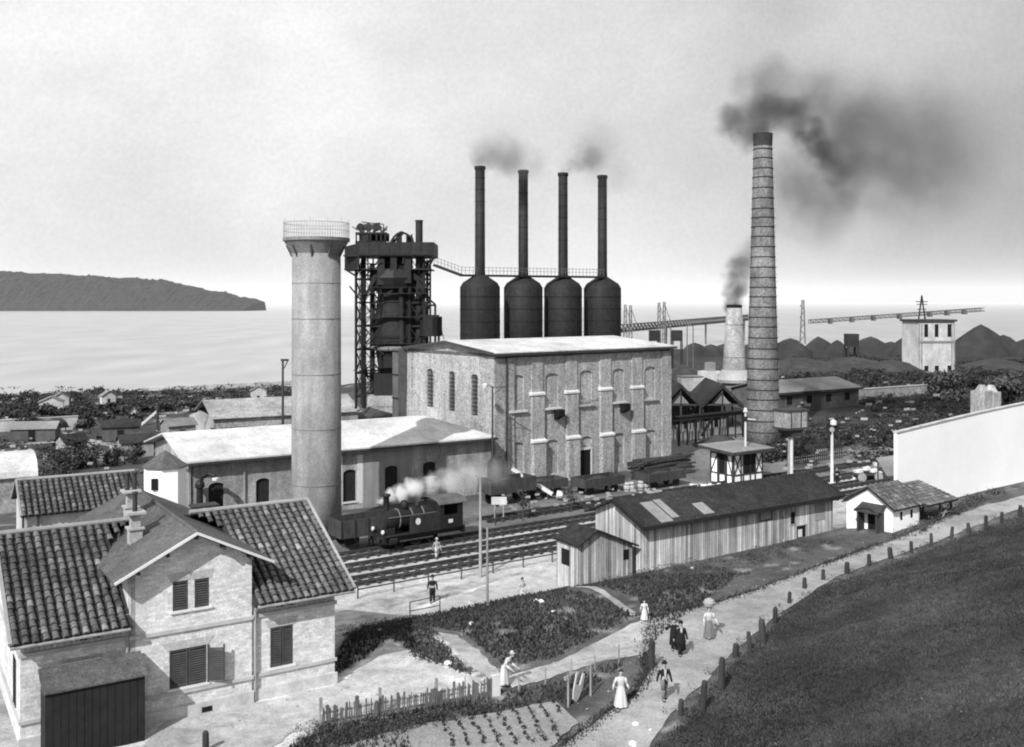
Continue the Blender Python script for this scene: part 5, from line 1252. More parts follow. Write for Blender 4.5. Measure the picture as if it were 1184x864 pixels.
# ================================================================= LEFT YARD THINGS
def yard_things():
    a = at(-40, 502, 0); b = at(90, 494, 0); d = b-a
    r = thing('yard_wall', 'long low pale wall across the left yard', 'wall', a, math.degrees(math.atan2(d.y,d.x)))
    part('masonry', 'plaster', r, lambda m: m.box(0,d.length,0,.4,0,1.7)); part('coping', 'band', r, lambda m: m.box(-.1,d.length+.1,-.08,.48,1.7,1.85))
    P = at(57, 499, 0); r = thing('brick_kiln', 'small round topped dark oven with white mouth before the yard wall', 'kiln', P, 0)
    part('vault', 'soot', r, lambda m: m.tube((0,-.2,.1),(0,3,.1),1.7,n=20)); part('mouth', 'plaster', r, lambda m: m.tube((-.2,-.3,.0),(-.2,-.21,.0),1.15,n=20))
    a = at(160, 497, 0); r = thing('barrier_pole', 'slanting white barrier pole in the left yard', 'barrier', a, 25)
    part('boom', 'trim', r, lambda m: m.bar((0,0,.4),(2.9,0,2.9),.3,.3)); part('pivot', 'wood', r, lambda m: m.box(-.2,.2,-.2,.2,0,.9))
    # pale roofed building behind
    P = at(243, 497, 0); r = thing('pale_roof_store', 'store with wide sandy roof behind the white roofed shed', 'building', (P.x, P.y+2, 0), 28)
    part('wall', 'palewall', r, lambda m: (m.box(0,24,0,.3,0,1.6), m.box(0,.3,.3,14,0,1.6), m.box(23.7,24,.3,14,0,1.6), m.box(0,24,13.7,14,0,1.6)))
    part('roof', 'palewall', r, lambda m: gable_roof(m, 0, 24, 0, 14, 1.7, 3.9, .5, .12))
    for (px, py, w, h, deg, l) in [(228,498,2.2,2.9,20,'broken white wall stub left of the sandy roofed store'),]:
        P = at(px, py, 0); r = thing('wall_stub', l, 'wall', P, deg); part('masonry', 'plaster', r, lambda m: (m.prism([(-w/2,0),(w/2,0),(w/2,h*.6),(.2,h),(-w/2,h*.85)], 0,.3), m.prism([(w/2+.1,0),(w/2+.9,0),(w/2+.9,h*.7),(w/2+.1,h*.3)], 0,.3)))
    rn = random.Random(44)
    for k, (px, py, w, h, l) in enumerate([(45,478,4,2.0,'low pale house among the shore trees at far left'),(60,474,3,2.2,'small pale house behind the kiln among the shore trees'),(118,470,2.5,2,'tiny pale house among shore trees near the middle pole'),(150,488,1.2,1.5,'tiny white shed near the right end of the shore trees'),(290,466,3,2.4,'small pale house on the shore left of the hooked lamp')]):
        P = at(px, py, 0); r = thing('shore_house', l, 'house', P, rn.uniform(10,40)); part('wall', 'plaster', r, lambda m: (m.box(0,w,0,w*.7,0,h), m.prism([(0,h),(w,h),(w/2,h+.8)], 0, w*.7))); part('roof', 'greyroof', r, lambda m: (m.slab((-.2,-.2,h-.05),(w/2,-.2,h+.92),(w/2,w*.7+.2,h+.92),(-.2,w*.7+.2,h-.05),.08), m.slab((w/2,-.2,h+.92),(w+.2,-.2,h-.05),(w+.2,w*.7+.2,h-.05),(w/2,w*.7+.2,h+.92),.08))); part('door', 'dark', r, lambda m: m.box(w*.4,w*.4+.5,-.03,-.001,0,1.4))
    # breakwater
    a = at(165, 453, -1); b = at(345, 444, -1); d = b-a; r = thing('breakwater', 'thin pale breakwater along the shore', 'breakwater', (a.x,a.y,-1.2), math.degrees(math.atan2(d.y,d.x)))
    part('rubble', 'palewall', r, lambda m: m.prismx([(-1.5,0),(1.5,0),(.7,1.0),(-.7,1.0)], 0, d.length)); part('cap', 'plaster', r, lambda m: m.box(0,d.length,-.5,.5,1.0,1.2))
    # rubble heaps and stacks in the dark yard
    for k in range(26):
        px, py = rn.uniform(20,210), rn.uniform(503,545); P = at(px, py, 0); s = rn.uniform(.4,1.2); m = MB()
        i = 0
        for q in range(6): x, y = rn.uniform(-s,s), rn.uniform(-s,s); m.bar((x,y,.15+q*.08),(x+rn.uniform(-1,1)*s,y+rn.uniform(-1,1)*s,.2+q*.1),.2,.12)
        o = m.build('timber_pile', rn.choice(['greywood','wood','wood','palewood'])); o.location = P; tag(o, 'small loose pile of boards lying in the dark left yard', 'timber pile', 'board piles in the left yard')
yard_things()
def yard_clutter():
    rn = random.Random(91)
    for k, (px, py, w, d, h, deg, wl, rf, l) in enumerate([(118,512,5,3.5,2.2,20,'greywall','felt','low dark shed in the middle of the left yard'),(195,512,4,3,2.4,40,'palewall','greyroof','pale shed behind the left end of the white roofed shed'),(12,512,6,3,2.0,10,'greywall','greyroof','long dark low shed at the far left of the yard'),(140,530,4,3,2.0,30,'greywood','felt','grey board shed behind the ridge of the tiled cottage'),(75,527,3,2.5,1.8,50,'palewall','felt','small pale walled shed beyond the tiled cottage roof')]):
        P = at(px, py, 0); r = thing('yard_shed', l, 'shed', P, deg)
        part('wall', wl, r, lambda m: (m.box(0,w,0,d,0,h), m.prismx([(0,h),(d,h),(d/2,h+.7)], 0, w))); part('roof', rf, r, lambda m: gable_roof(m, 0, w, 0, d, h+.05, h+.85, .25, .08)); part('door', 'dark', r, lambda m: m.box(w*.4,w*.4+.9,-.04,-.001,0,1.7))
    for k, (px, py, l) in enumerate([(20,497,'left'),(108,505,'middle'),(150,514,'right')]):
        P = at(px, py+4, 0); r = thing('yard_wagon', 'small dark wagon in the left yard, %s of three' % l, 'wagon', P, rn.uniform(5,30), 'wagons in the left yard')
        part('body', 'wood', r, lambda m: (m.box(0,4.5,-1.1,1.1,.8,1.9), m.box(-.1,4.6,-1.15,1.15,.7,.8))); part('load', 'slag', r, lambda m: m.lathe([(1.8,0),(1.2,.3),(.3,.5)], (2.2,0,1.9), 10, ey=.5))
        for xx in (1,3.5): parts('wheel', 'steel', r, lambda m: (m.tube((xx,-.8,.45),(xx,-.7,.45),.45,n=14), m.tube((xx,.7,.45),(xx,.8,.45),.45,n=14)))
    for px, py, q in ((30,470,460),(100,465,457),(262,478,463),(300,476,462),(140,500,484),(214,492,478)):
        pole('yard_post', 'slim dark post standing in the left yard or shore strip', 'post', px, py, q, 0, .13, 'wood', 'slim posts in the left yard')
yard_clutter()
strip('yard_road', [at(118,510,0).xy, at(140,503,0).xy, at(170,500,0).xy, at(205,499,0).xy], [at(128,517,0).xy, at(150,509,0).xy, at(175,504,0).xy, at(205,502,0).xy], 'path', 24, .6, .05)
strip('yard_road', [at(-10,513,0).xy, at(40,511,0).xy, at(90,506,0).xy, at(118,510,0).xy], [at(-10,516,0).xy, at(40,514,0).xy, at(90,510,0).xy, at(128,517,0).xy], 'path', 24, .6, .055)

# ================================================================= RIGHT MIDDLE DISTANCE
def right_middle():
    a = at(901, 477, 0); b = at(993, 469, 0); d = b-a; th = math.degrees(math.atan2(d.y,d.x)); L = d.length
    r = thing('grey_workshop', 'long low grey workshop with pale grey roof right of the brick chimney', 'workshop', a, th)
    part('wall', 'greywall', r, lambda m: (m.box(0,L,0,.3,0,3.6), m.box(0,.3,.3,12,0,3.6), m.box(L-.3,L,.3,12,0,3.6), m.box(0,L,11.7,12,0,3.6), m.prismx([(0,3.6),(12,3.6),(6,5)],0,.3), m.prismx([(0,3.6),(12,3.6),(6,5)],L-.3,L)))
    part('roof', 'greyroof', r, lambda m: gable_roof(m, 0, L, 0, 12, 3.75, 5.3, .6, .15))
    for k in range(4): part('window', 'dark', r, lambda m: m.box(2+k*5.4,3.4+k*5.4,-.05,-.002,1.3,2.7))
    part('eave_board', 'wood', r, lambda m: m.box(-.6,L+.6,-.66,-.6,3.2,3.6))
    a = at(993, 462, 0); b = at(1072, 456, 0); d = b-a; r = thing('boundary_wall', 'low pale boundary wall right of the grey workshop', 'wall', a, math.degrees(math.atan2(d.y,d.x)))
    part('masonry', 'palewall', r, lambda m: m.box(0,d.length,0,.4,0,2.0)); part('coping', 'band', r, lambda m: m.box(-.1,d.length+.1,-.1,.5,2.0,2.2))
    # gabled open sheds
    for i, (px0, px1, l) in enumerate([(764,811.5,'dark open gabled shed left half beside the hall'),(811.5,860,'dark open gabled shed right half before the pale chimney')]):
        Y = 152+i*3; x0 = (px0-592)/F_*Y; x1 = (px1-592)/F_*Y; w = x1-x0; zp = CH-(444-HZ)/F_*Y; ze = CH-(468-HZ)/F_*Y
        r = thing('open_gable_shed', l, 'shed', (x0, Y, 0), 0, 'pair of dark gabled open sheds')
        part('roof', 'felt', r, lambda m: (m.slab((0,0,ze),(w/2,0,zp),(w/2,14,zp),(0,14,ze),.6), m.slab((w/2,0,zp),(w,0,ze),(w,14,ze),(w/2,14,zp),.6)))
        parts('post', 'wood', r, lambda m: [m.box(x-.12,x+.12,y,y+.2,0,ze) for x in (.2,w-.2,w/2) for y in (.3,7,13)])
        part('back_wall', 'greywall', r, lambda m: (m.box(0,w,13.6,13.9,0,ze), m.prism([(0,ze),(w,ze),(w/2,zp-.6)],13.6,13.9)))
        part('truss', 'wood', r, lambda m: (m.box(.2,w-.2,.3,.5,ze-.2,ze+.05), m.bar((w/2,.4,ze),(w/2,.4,zp-.5),.15), m.bar((w*.25,.4,ze),(w/2,.4,zp-1.2),.12)))
        part('gable_glass', 'greyroof', r, lambda m: m.prism([(w*.3,ze+.1),(w*.7,ze+.1),(w/2,zp-1.6)], .6, .65))
    a = Vector((22.6,138.5,0)); b = Vector((35.2,149.5,0)); d = b-a; L = d.length; r = thing('pipe_trestle', 'dark pipe bridge on thin posts left of the brick chimney', 'trestle', a, math.degrees(math.atan2(d.y,d.x)))
    part('pipe', 'steel', r, lambda m: (m.tube((0,0,3.9),(L,0,3.7),.28,n=10), m.box(0,L,-.5,.5,3.35,3.5)))
    for k in range(9): part('post', 'steel', r, lambda m: m.bar((.5+k*L/9,-.4,0),(.5+k*L/9,-.4,3.5),.16 if k % 2 else .24))
    part('brace', 'steel', r, lambda m: m.bar((5.5,-.4,1),(8,-.4,3.4),.3))
    part('back_boards', 'palewall', r, lambda m: [m.box(.8+k*.7,1.15+k*.7,1.5,1.56,0,2.6) for k in range(20) if k % 5])
    def mound(label, px, py, w, h, mat='slag', seed=1, name='slag_heap', Y=None, group=None, ey=1.0):
        P = at(px, py, 0) if Y is None else Vector(((px-592)/F_*Y, Y, 0)); rn = random.Random(seed); m = MB(); n = 26; g = []; pw = rn.uniform(.55,.9)
        for j in range(9):
            f = j/8
            g.append([( (w/2*(1-f)**pw)*(1+.45*noise.noise(Vector((math.cos(6.283*k/n)*2, math.sin(6.283*k/n)*2, seed+f)))) *math.cos(6.283*k/n), ey*(w/2*(1-f)**pw)*math.sin(6.283*k/n), h*f*(1+.25*(1-f)*noise.noise(Vector((k*.5, f*3, seed))))) for k in range(n)])
        for j in range(8):
            for k in range(n): q = (k+1) % n; m.face([g[j][k], g[j][q], g[j+1][q], g[j+1][k]])
        o = m.build(name, mat); o.location = P; tag(o, label, 'heap', group); return o
    mound('dark coal heap under the pipe bridge', 831, 516, 7.5, 1.6, 'slag', 3, 'coal_heap')
    heaps = [(803,396,16,'leftmost'),(822,398,14,'second'),(846,395,20,'hidden behind the pale chimney'),(873,396,22,'behind the brick chimney'),(914,391,17,'just right of the brick chimney'),(946,389,19,'taller one left of the square block'),(968,393,11,'small pointed one left of the square block'),(1007,389,22,'broad one right of the square block'),(1030,395,15,'low one'),(1052,386,22,'one left of the far tower building'),(1134,375,29,'largest one, conical, right of the far tower building'),(1160,387,16,'one at the right edge'),(1184,392,20,'one cut by the right edge')]
    for i, (px, py, w, l) in enumerate(heaps):
        Y = 370+(i % 3)*6; mound('distant grey slag heap, '+l, px, 0, w*1.0, CH-(py-HZ)/F_*Y, 'farslag', 10+i, Y=Y, group='distant slag heaps', ey=.8)
    Y = 360; r = thing('ore_bin', 'dark square ore bin standing among the distant slag heaps', 'bin', ((984.5-592)/F_*Y, Y, 0)); part('bin', 'farslag', r, lambda m: m.box(-2.1,2.1,-2,2,4,CH-36/F_*Y)); parts('leg', 'farslag', r, lambda m: [m.box(x-.3,x+.3,y-.3,y+.3,0,4) for x in (-1.8,1.8) for y in (-1.8,1.8)])
    # near dark mounds
    for i, (px, py, w, h, l) in enumerate([(790,445,16,5,'dark wooded mound behind the gabled sheds'),(868,430,24,6,'dark mound beside the pale chimney'),(830,436,18,5.0,'dark mound left of the pale chimney'),(925,432,26,4.5,'dark mound behind the grey workshop'),(985,428,30,4,'dark mound beyond the boundary wall'),(1030,430,22,3.4,'dark mound left below the far tower building'),(1150,428,30,3.6,'dark mound right of the far tower building')]):
        mound(l, px, py, w, h, 'slag', 40+i, 'slag_bank')
    # far tower building
    P = at(1083, 431, 0); k = P.y/F_; w = 45*k; h = 61*k; r = thing('pump_tower', 'distant square pale water works tower with dark windows and flat dark cornice', 'tower', P, 8)
    part('wall', 'plaster', r, lambda m: m.box(-w/2,w/2,0,w*.8,0,h-.5)); part('cornice', 'wood', r, lambda m: m.box(-w/2-.5,w/2+.5,-.5,w*.8+.5,h-.5,h+.1)); parts('string_course', 'greyroof', r, lambda m: m.box(-w/2-.1,w/2+.1,-.12,-.003,h*.56,h*.6))
    for x in (-w*.34,-.6,w*.3):
        part('window', 'dark', r, lambda m: m.box(x,x+1.1,-.1,-.003,h*.68,h*.92)); part('window', 'dark', r, lambda m: m.box(x,x+1.2,-.1,-.003,0.2,2.0))
    parts('pilaster', 'palewall', r, lambda m: [m.box(x,x+.35,-.18,-.003,0,h*.95) for x in (-w/2,-w/2+.8,w/2-.4,w/2-1.1)])
    part('roof_mast', 'steel2', r, lambda m: (m.bar((-3.2,4,h),(-2.2,4,h+7),.3), m.bar((-1.2,4,h),(-2.2,4,h+7),.3), m.bar((-4,4,h+5.2),(-.4,4,h+5.2),.25), m.bar((-3.6,4,h+3.0),(-.8,4,h+3.0),.2)))
    # lattice booms
    def truss(m, a, b, dep, w, n, t=.16):
        a = Vector(a); b = Vector(b)
        for s in (-w/2, w/2):
            for z in (0, -dep): m.bar(a+Vector((0,s,z)), b+Vector((0,s,z)), t)
            for k in range(n):
                p = a.lerp(b, k/n); q = a.lerp(b, (k+1)/n)
                m.bar(p+Vector((0,s,0)), q+Vector((0,s,-dep)), t*.7); m.bar(p+Vector((0,s,-dep)), p+Vector((0,s,0)), t*.7)
    Y = 330; r = thing('bridge_crane', 'distant long lattice boom crane with leg mast above the slag heaps', 'crane', (0,0,0))
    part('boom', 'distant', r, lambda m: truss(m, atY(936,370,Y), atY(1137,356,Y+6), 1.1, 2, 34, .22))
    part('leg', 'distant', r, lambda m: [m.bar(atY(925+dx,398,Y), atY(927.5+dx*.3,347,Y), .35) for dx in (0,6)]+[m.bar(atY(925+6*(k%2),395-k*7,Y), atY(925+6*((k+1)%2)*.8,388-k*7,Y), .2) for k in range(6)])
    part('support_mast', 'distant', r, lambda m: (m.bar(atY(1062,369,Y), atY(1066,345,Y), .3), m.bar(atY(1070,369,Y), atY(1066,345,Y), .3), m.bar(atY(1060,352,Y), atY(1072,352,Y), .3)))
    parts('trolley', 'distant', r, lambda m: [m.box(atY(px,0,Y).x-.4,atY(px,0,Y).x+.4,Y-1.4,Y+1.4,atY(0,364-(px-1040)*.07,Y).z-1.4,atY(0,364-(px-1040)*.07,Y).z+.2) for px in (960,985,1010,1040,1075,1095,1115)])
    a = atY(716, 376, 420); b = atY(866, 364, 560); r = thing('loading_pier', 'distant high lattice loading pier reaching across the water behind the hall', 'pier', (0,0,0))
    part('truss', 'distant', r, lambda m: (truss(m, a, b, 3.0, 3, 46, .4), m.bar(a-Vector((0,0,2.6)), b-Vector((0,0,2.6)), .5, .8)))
    parts('pier_leg', 'distant', r, lambda m: [m.bar(a.lerp(b,f)-Vector((0,0,3)), Vector((a.lerp(b,f).x,a.lerp(b,f).y,-3)), .8) for f in (.0,.3,.6,.95)])
    for i, (px, py, yt, lab) in enumerate([(723,395,352,'leftmost thin harbour crane behind the hall roof'),(729,395,353,'thin harbour crane second from left behind the hall roof'),(762,395,350,'thin harbour crane third from left behind the hall roof'),(768,395,349,'thin harbour crane fourth from left behind the hall roof')]):
        Y = 400; P = atY(px, py, Y); zt = CH-(yt-HZ)/F_*Y; r = thing('harbour_crane', lab, 'crane', (P.x, Y, 0), 0, 'thin harbour cranes')
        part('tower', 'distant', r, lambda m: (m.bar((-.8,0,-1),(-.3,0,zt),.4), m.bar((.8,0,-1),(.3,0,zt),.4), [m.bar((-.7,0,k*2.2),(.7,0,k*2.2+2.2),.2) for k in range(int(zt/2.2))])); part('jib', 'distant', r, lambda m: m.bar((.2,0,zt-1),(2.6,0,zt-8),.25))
    for px, l in ((757,'dark hopper on legs behind the right end of the hall, nearer the cranes'),(783,'dark hopper on legs right of the hall roof end')):
        Y = 300; P = atY(px, 0, Y); r = thing('loading_hopper', l, 'hopper', (P.x, Y, 0)); zt = CH-(382-HZ)/F_*Y; part('bin', 'steel2', r, lambda m: m.box(-1.6,1.4,-1.5,1.5,zt-3.2,zt)); parts('leg', 'steel2', r, lambda m: [m.box(x-.15,x+.15,y-.15,y+.15,0,zt-3.2) for x in (-1.4,1.3) for y in (-1.3,1.3)])
        part('gantry', 'distant', r, lambda m: (m.bar((3,0,0),(3,0,zt+2),.3), m.bar((4.8,0,0),(4.8,0,zt+1),.3), m.bar((2.2,0,zt+2),(4.9,0,zt+1.2),.3)))
    Y = 225; P = at(818, 452, 0); r = thing('pale_works_block', 'cluster of low white works walls with a stubby tower behind the gabled sheds', 'building', P, 15)
    part('wall', 'plaster', r, lambda m: (m.box(-6,-1,0,3,0,3.2), m.box(-1,3.5,-.5,3,0,4.4), m.box(3.5,5.5,0,3,0,3.4))); part('turret', 'greyroof', r, lambda m: m.box(.2,2.0,0,1.8,4.4,6.4)); part('window', 'dark', r, lambda m: m.box(2.4,3.0,-.55,-.5,2.3,3.8)); part('roof', 'greyroof', r, lambda m: (m.box(-6.2,-1.002,-.2,3.2,3.2,3.4), m.box(-1.1,3.6,-.7,3.2,4.4,4.55) if False else m.box(3.502,5.7,-.2,3.2,3.4,3.6)))
    Y = 200; P = at(912, 458, 0); r = thing('pale_annex', 'pale square annex behind the left end of the grey workshop', 'building', (P.x, P.y+14, 0), 35); part('wall', 'palewall', r, lambda m: m.box(-2.5,2.5,0,3,0,6.4)); part('roof', 'greyroof', r, lambda m: m.box(-2.7,2.7,-.2,3.2,6.4,6.6))
    # cart with white load and planks near the disc signal
    P = at(1003, 556, 0); r = thing('hand_cart', 'cart heaped with white sacks near the disc signal', 'cart', P, 10)
    part('tray', 'wood', r, lambda m: m.box(-1.6,1.6,-.6,.6,.7,.85)); parts('sacks', 'wcloth', r, lambda m: [m.lathe([(.2,0),(.38,.12),(.32,.4),(.1,.5)], (-1.2+k*.45,(k%2)*.3-.1,.85+(.25 if k in (2,3) else 0)), 8) for k in range(6)])
    for s in (-1,1): parts('wheel', 'greywood', r, lambda m: (m.tube((s*1.0,-.7,.5),(s*1.0,-.62,.5),.5,n=16), m.tube((s*1.0,.62,.5),(s*1.0,.7,.5),.5,n=16)))
    rn = random.Random(70)
    for k in range(22):
        px, py = rn.uniform(985,1050), rn.uniform(528,556); P = at(px, py, 0); m = MB(); s = rn.uniform(.2,.5)
        m.box(-s,s,-s*.6,s*.6,0,s*1.1); m.box(-s*.8,s*.8,-s*.5,s*.5,s*1.1,s*1.3); o = m.build('crate', rn.choice(['palewood','greywood','wood','wood','trim'])); o.location = P; o.rotation_euler.z = rn.uniform(0,3)
        tag(o, 'small crate among the stores near the disc signal', 'crate', 'crates heaped near the disc signal')
    for k in range(7):
        px = 800+k*5.2; P = at(px, rn.uniform(560,566), 0); m = MB(); m.lathe([(.15,0),(.3,.1),(.22,.3)], n=7); o = m.build('stone', 'rock'); o.location = P; tag(o, 'pale rubble stone lying left of the half timbered cabin', 'stone', 'rubble stones by the cabin')
    P = at(950, 545, 0); r = thing('plank_fence', 'dark slatted fence behind the raised signal cabin', 'fence', (P.x-3, P.y+4, 0), 35)
    part('rail', 'wood', r, lambda m: (m.box(0,11,0,.08,.6,.75), m.box(0,11,0,.08,1.9,2.05)))
    for k in range(26): parts('slat', 'wood', r, lambda m: m.box(k*.42,k*.42+.16,-.05,-.001,0,2.3))
right_middle()

# ================================================================= LAUNDRY
def laundry():
    a = at(657, 818, 2); b = at(680, 806, 2)
    r = thing('clothes_line', 'short clothes line between two stakes in the garden', 'clothes line', (a.x,a.y,2), math.degrees(math.atan2((b-a).y,(b-a).x))); L = (b-a).length+.2
    part('stake', 'greywood', r, lambda m: m.tube((0,0,-.1),(0,0,1.45),.05,n=6)); part('stake', 'greywood', r, lambda m: m.tube((L,0,-.1),(L,0,1.45),.05,n=6)); part('line', 'greywood', r, lambda m: m.tube((0,0,1.4),(L,0,1.4),.01,n=5))
    def cloth(lab, x, pts, nm):
        m = MB(); n = 6
        m.prism(pts, -.03, .03); o = m.build(nm, 'wcloth'); o.location = Vector((a.x,a.y,2))+Vector((math.cos(R(r['a'])),math.sin(R(r['a'])),0))*x; o.rotation_euler.z = R(r['a']); tag(o, lab, 'laundry')
    r['a'] = math.degrees(math.atan2((b-a).y,(b-a).x))
    cloth('white shirt hanging by its hem with arms spread on the clothes line', .35, [(.28,1.4),(.42,1.38),(.2,.85),(.5,.75),(.75,1.2),(.9,1.15),(.65,.5),(.45,.2),(.2,.05),(0,.25),(.02,.6)], 'shirt')
    cloth('small white cloth folded over the left stake', -.18, [(-.12,1.44),(.3,1.36),(.28,1.2),(-.05,1.25)], 'cloth')
    del r['a']
laundry()

# ================================================================= PEOPLE
def person(label, px, py, z, h=1.68, face=0, top='bcloth', bottom='gcloth', skirt=False, hat=None, arms=((.13,.02,-.26),(.13,-.02,-.26)), stride=.10, lean=0, group=None, load=None, shirt=False, sit=False, shawl=False):
    P = at(px, py, z); gz = H(P.x, P.y) if z > 0 else z
    if abs(z-gz) > .02:
        for _ in range(6): P = at(px, py, gz); gz = H(P.x, P.y)
    r = thing('person', label, 'person', (P.x, P.y, gz+.01 + (0.04 if z > 1 else 0)), face); r.scale = (h,h,h)
    # joints in units of body height, facing -y
    Lk = math.tan(R(lean)); zz = -.28 if sit else 0
    hip = Vector((0,0,.52+zz)); ch = Vector((0,-.20*Lk,.73+zz)); nk = Vector((0,-.30*Lk,.83+zz)); hd = Vector((0,-.36*Lk-.008,.925+zz))
    V_ = []; Rd = []; Ed = []
    def v(p, rr, prev=None):
        V_.append(tuple(p)); Rd.append(rr); i = len(V_)-1
        if prev is not None: Ed.append((prev, i))
        return i
    i0 = v(hip, .075); i1 = v(hip.lerp(ch,.5), .068, i0); i2 = v(ch, .078, i1); i3 = v(nk, .032, i2); i4 = v(hd-Vector((0,0,.03)), .05, i3); i5 = v(hd+Vector((0,0,.03)), .05, i4)
    limbs = []
    for s, st in ((-1, stride), (1, -stride)):
        if sit: kn = Vector((s*.07,-.24,.26)); an = Vector((s*.07,-.26,.04))
        else: kn = Vector((s*.05,-st*.55-.01,.28)); an = Vector((s*.052,-st+.01,.045))
        a = v(hip+Vector((s*.05,0,-.03)), .06, i0); b = v(kn, .036, a); c = v(an, .023, b); v(an+Vector((0,-.09,-.022)), .018, c); limbs.append((hip+Vector((s*.05,0,0)), kn, an))
    hands = []
    for s, am in ((-1, arms[0]), (1, arms[1])):
        sh = ch+Vector((s*.105,0,.055)); el = sh+Vector((s*(am[0]*.45),am[1]*.3+.01,-.16 if am[2] < 0 else am[2]*.4)); ha = sh+Vector((s*am[0]*.6,am[1]*3-.02,am[2]-.05)) if am[2] < 0 else sh+Vector((s*am[0],am[1]*2,am[2]))
        a = v(sh, .033, i2); b = v(el, .024, a); c = v(ha, .014, b); d = (ha-el).normalized(); pa = v(ha+d*.035, .02, c)
        side = d.cross(Vector((0,1,0))); side = side.normalized() if side.length > .01 else Vector((1,0,0))
        for q, ln in ((-1.5,.036),(-.5,.044),(.5,.042),(1.5,.034)):
            b0 = v(ha+d*.05+side*q*.009, .0052, pa); v(ha+d*(.05+ln)+side*q*.011+Vector((0,-.01,0)), .004, b0)
        t0 = v(ha+d*.022+side*-.026, .0058, c); v(ha+d*.05+side*-.036, .0045, t0)
        hands.append(ha); limbs.append((sh, el, ha))
    me = bpy.data.meshes.new('body'); me.from_pydata(V_, Ed, []); o = bpy.data.objects.new('body', me); col.objects.link(o); o.parent = r
    mod = o.modifiers.new('Skin', 'SKIN'); me.materials.append(M['skin'])
    for i, sv in enumerate(me.skin_vertices[0].data): sv.radius = (Rd[i], Rd[i]); sv.use_root = (i == 0)
    sb = o.modifiers.new('Sub', 'SUBSURF'); sb.levels = 1; sb.render_levels = 1
    # head details
    part('hair', 'hair', r, lambda m: m.lathe([(.058,-.03),(.066,.0),(.062,.045),(.035,.075),(.005,.08)], (hd.x,hd.y+.012,hd.z+.01), 12))
    part('face', 'skin', r, lambda m: (m.lathe([(.02,-.07),(.045,-.05),(.052,0),(.05,.03),(.02,.05)], (hd.x,hd.y-.012,hd.z), 10), m.bar((hd.x,hd.y-.06,hd.z+.012),(hd.x,hd.y-.075,hd.z-.012),.014), m.box(hd.x-.066,hd.x-.056,hd.y-.01,hd.y+.01,hd.z-.015,hd.z+.015), m.box(hd.x+.056,hd.x+.066,hd.y-.01,hd.y+.01,hd.z-.015,hd.z+.015)))
    part('eyes_and_mouth', 'hair', r, lambda m: (m.box(hd.x-.026,hd.x-.014,hd.y-.066,hd.y-.058,hd.z+.006,hd.z+.014), m.box(hd.x+.014,hd.x+.026,hd.y-.066,hd.y-.058,hd.z+.006,hd.z+.014), m.box(hd.x-.016,hd.x+.016,hd.y-.064,hd.y-.056,hd.z-.034,hd.z-.029)))
    if hat: part('hat', hat, r, lambda m: m.lathe([(.085,0),(.088,.006),(.056,.012),(.058,.04),(.045,.065),(.01,.07)], (hd.x,hd.y,hd.z+.035), 14))
    # garments
    def torso(m):
        pts = [(hip+Vector((0,0,-.10)),.108),(hip+Vector((0,0,-.02)),.1),(hip.lerp(ch,.4),.078 if skirt else .09),(ch,.112),(ch+Vector((0,0,.07)),.10),(nk+Vector((0,0,-.01)),.045)]
        n = 14; g = [[(c.x+rr*math.cos(6.283*k/n), c.y+rr*.66*math.sin(6.283*k/n), c.z) for k in range(n)] for c, rr in pts]
        for a, b in zip(g, g[1:]):
            for k in range(n): q = (k+1) % n; m.face([a[k], a[q], b[q], b[k]])
        for (p, q, w) in limbs[2:]: m.tube(p, q, .042, .034, n=8); m.tube(q, w, .034, .026, n=8)
    part('blouse' if skirt else 'jacket', top, r, torso, True)
    if shirt: part('shirt_front', 'wcloth', r, lambda m: m.slab((hip.x-.02,hip.y-.09,ch.z-.1),(hip.x+.02,hip.y-.09,ch.z-.1),(ch.x+.035,ch.y-.085,ch.z+.09),(ch.x-.035,ch.y-.085,ch.z+.09),.01))
    if skirt:
        def sk(m):
            n = 22; pr = [(.08,hip.z+.07),(.11,hip.z-.04),(.14,hip.z-.2),(.18,.035+max(0,zz*0))]
            g = [[((rr*(1+.10*(i/3)*math.sin(k*6.283/n*7)))*math.cos(6.283*k/n), (rr*.8*(1+.1*(i/3)*math.sin(k*6.283/n*7)))*math.sin(6.283*k/n)-(.1*i/3 if sit else 0), zq) for k in range(n)] for i, (rr, zq) in enumerate(pr)]
            for a, b in zip(g, g[1:]):
                for k in range(n): q = (k+1) % n; m.face([a[k], b[k], b[q], a[q]])
        part('skirt', bottom, r, sk, True)
    else: part('trousers', bottom, r, lambda m: [(m.tube(p+Vector((0,0,.02)), q, .068, .054, n=10), m.tube(q, w, .054, .043, n=10)) for (p,q,w) in limbs[:2]], True)
    part('shoes', 'leather', r, lambda m: [m.bar(w+Vector((0,.03,-.028)), w+Vector((0,-.1,-.033)), .045, .035) for (p,q,w) in limbs[:2]])
    if shawl: part('coat', top, r, lambda m: m.lathe([(.16,.16),(.14,.45),(.12,.7),(.05,.83)], n=16, ey=.75), True)
    if load:
        l = thing('bundle', load, 'bundle', (P.x, P.y, gz+h*1.0), 0)
        part('basket', 'greywood', l, lambda m: m.lathe([(.12,0),(.27,.12),(.33,.3),(.3,.31)], n=16)); part('contents', 'mcloth', l, lambda m: m.lathe([(.3,.28),(.26,.42),(.1,.5)], n=12))
    return r
person('woman in long white dress standing at the roadside grass edge', 718, 819, 2, 1.66, 0, 'wcloth', 'wcloth', True, arms=((.18,-.03,-.16),(.12,-.05,-.12)))
person('man in dark jacket, pale shirt and hat walking down the road', 768, 810, 2, 1.72, 10, 'bcloth', 'gcloth', hat='leather', shirt=True)
person('person in black coat with white collar on the road beside a companion', 787, 758, 2, 1.72, 5, 'bcloth', 'bcloth', shirt=True, hat='leather', shawl=True)
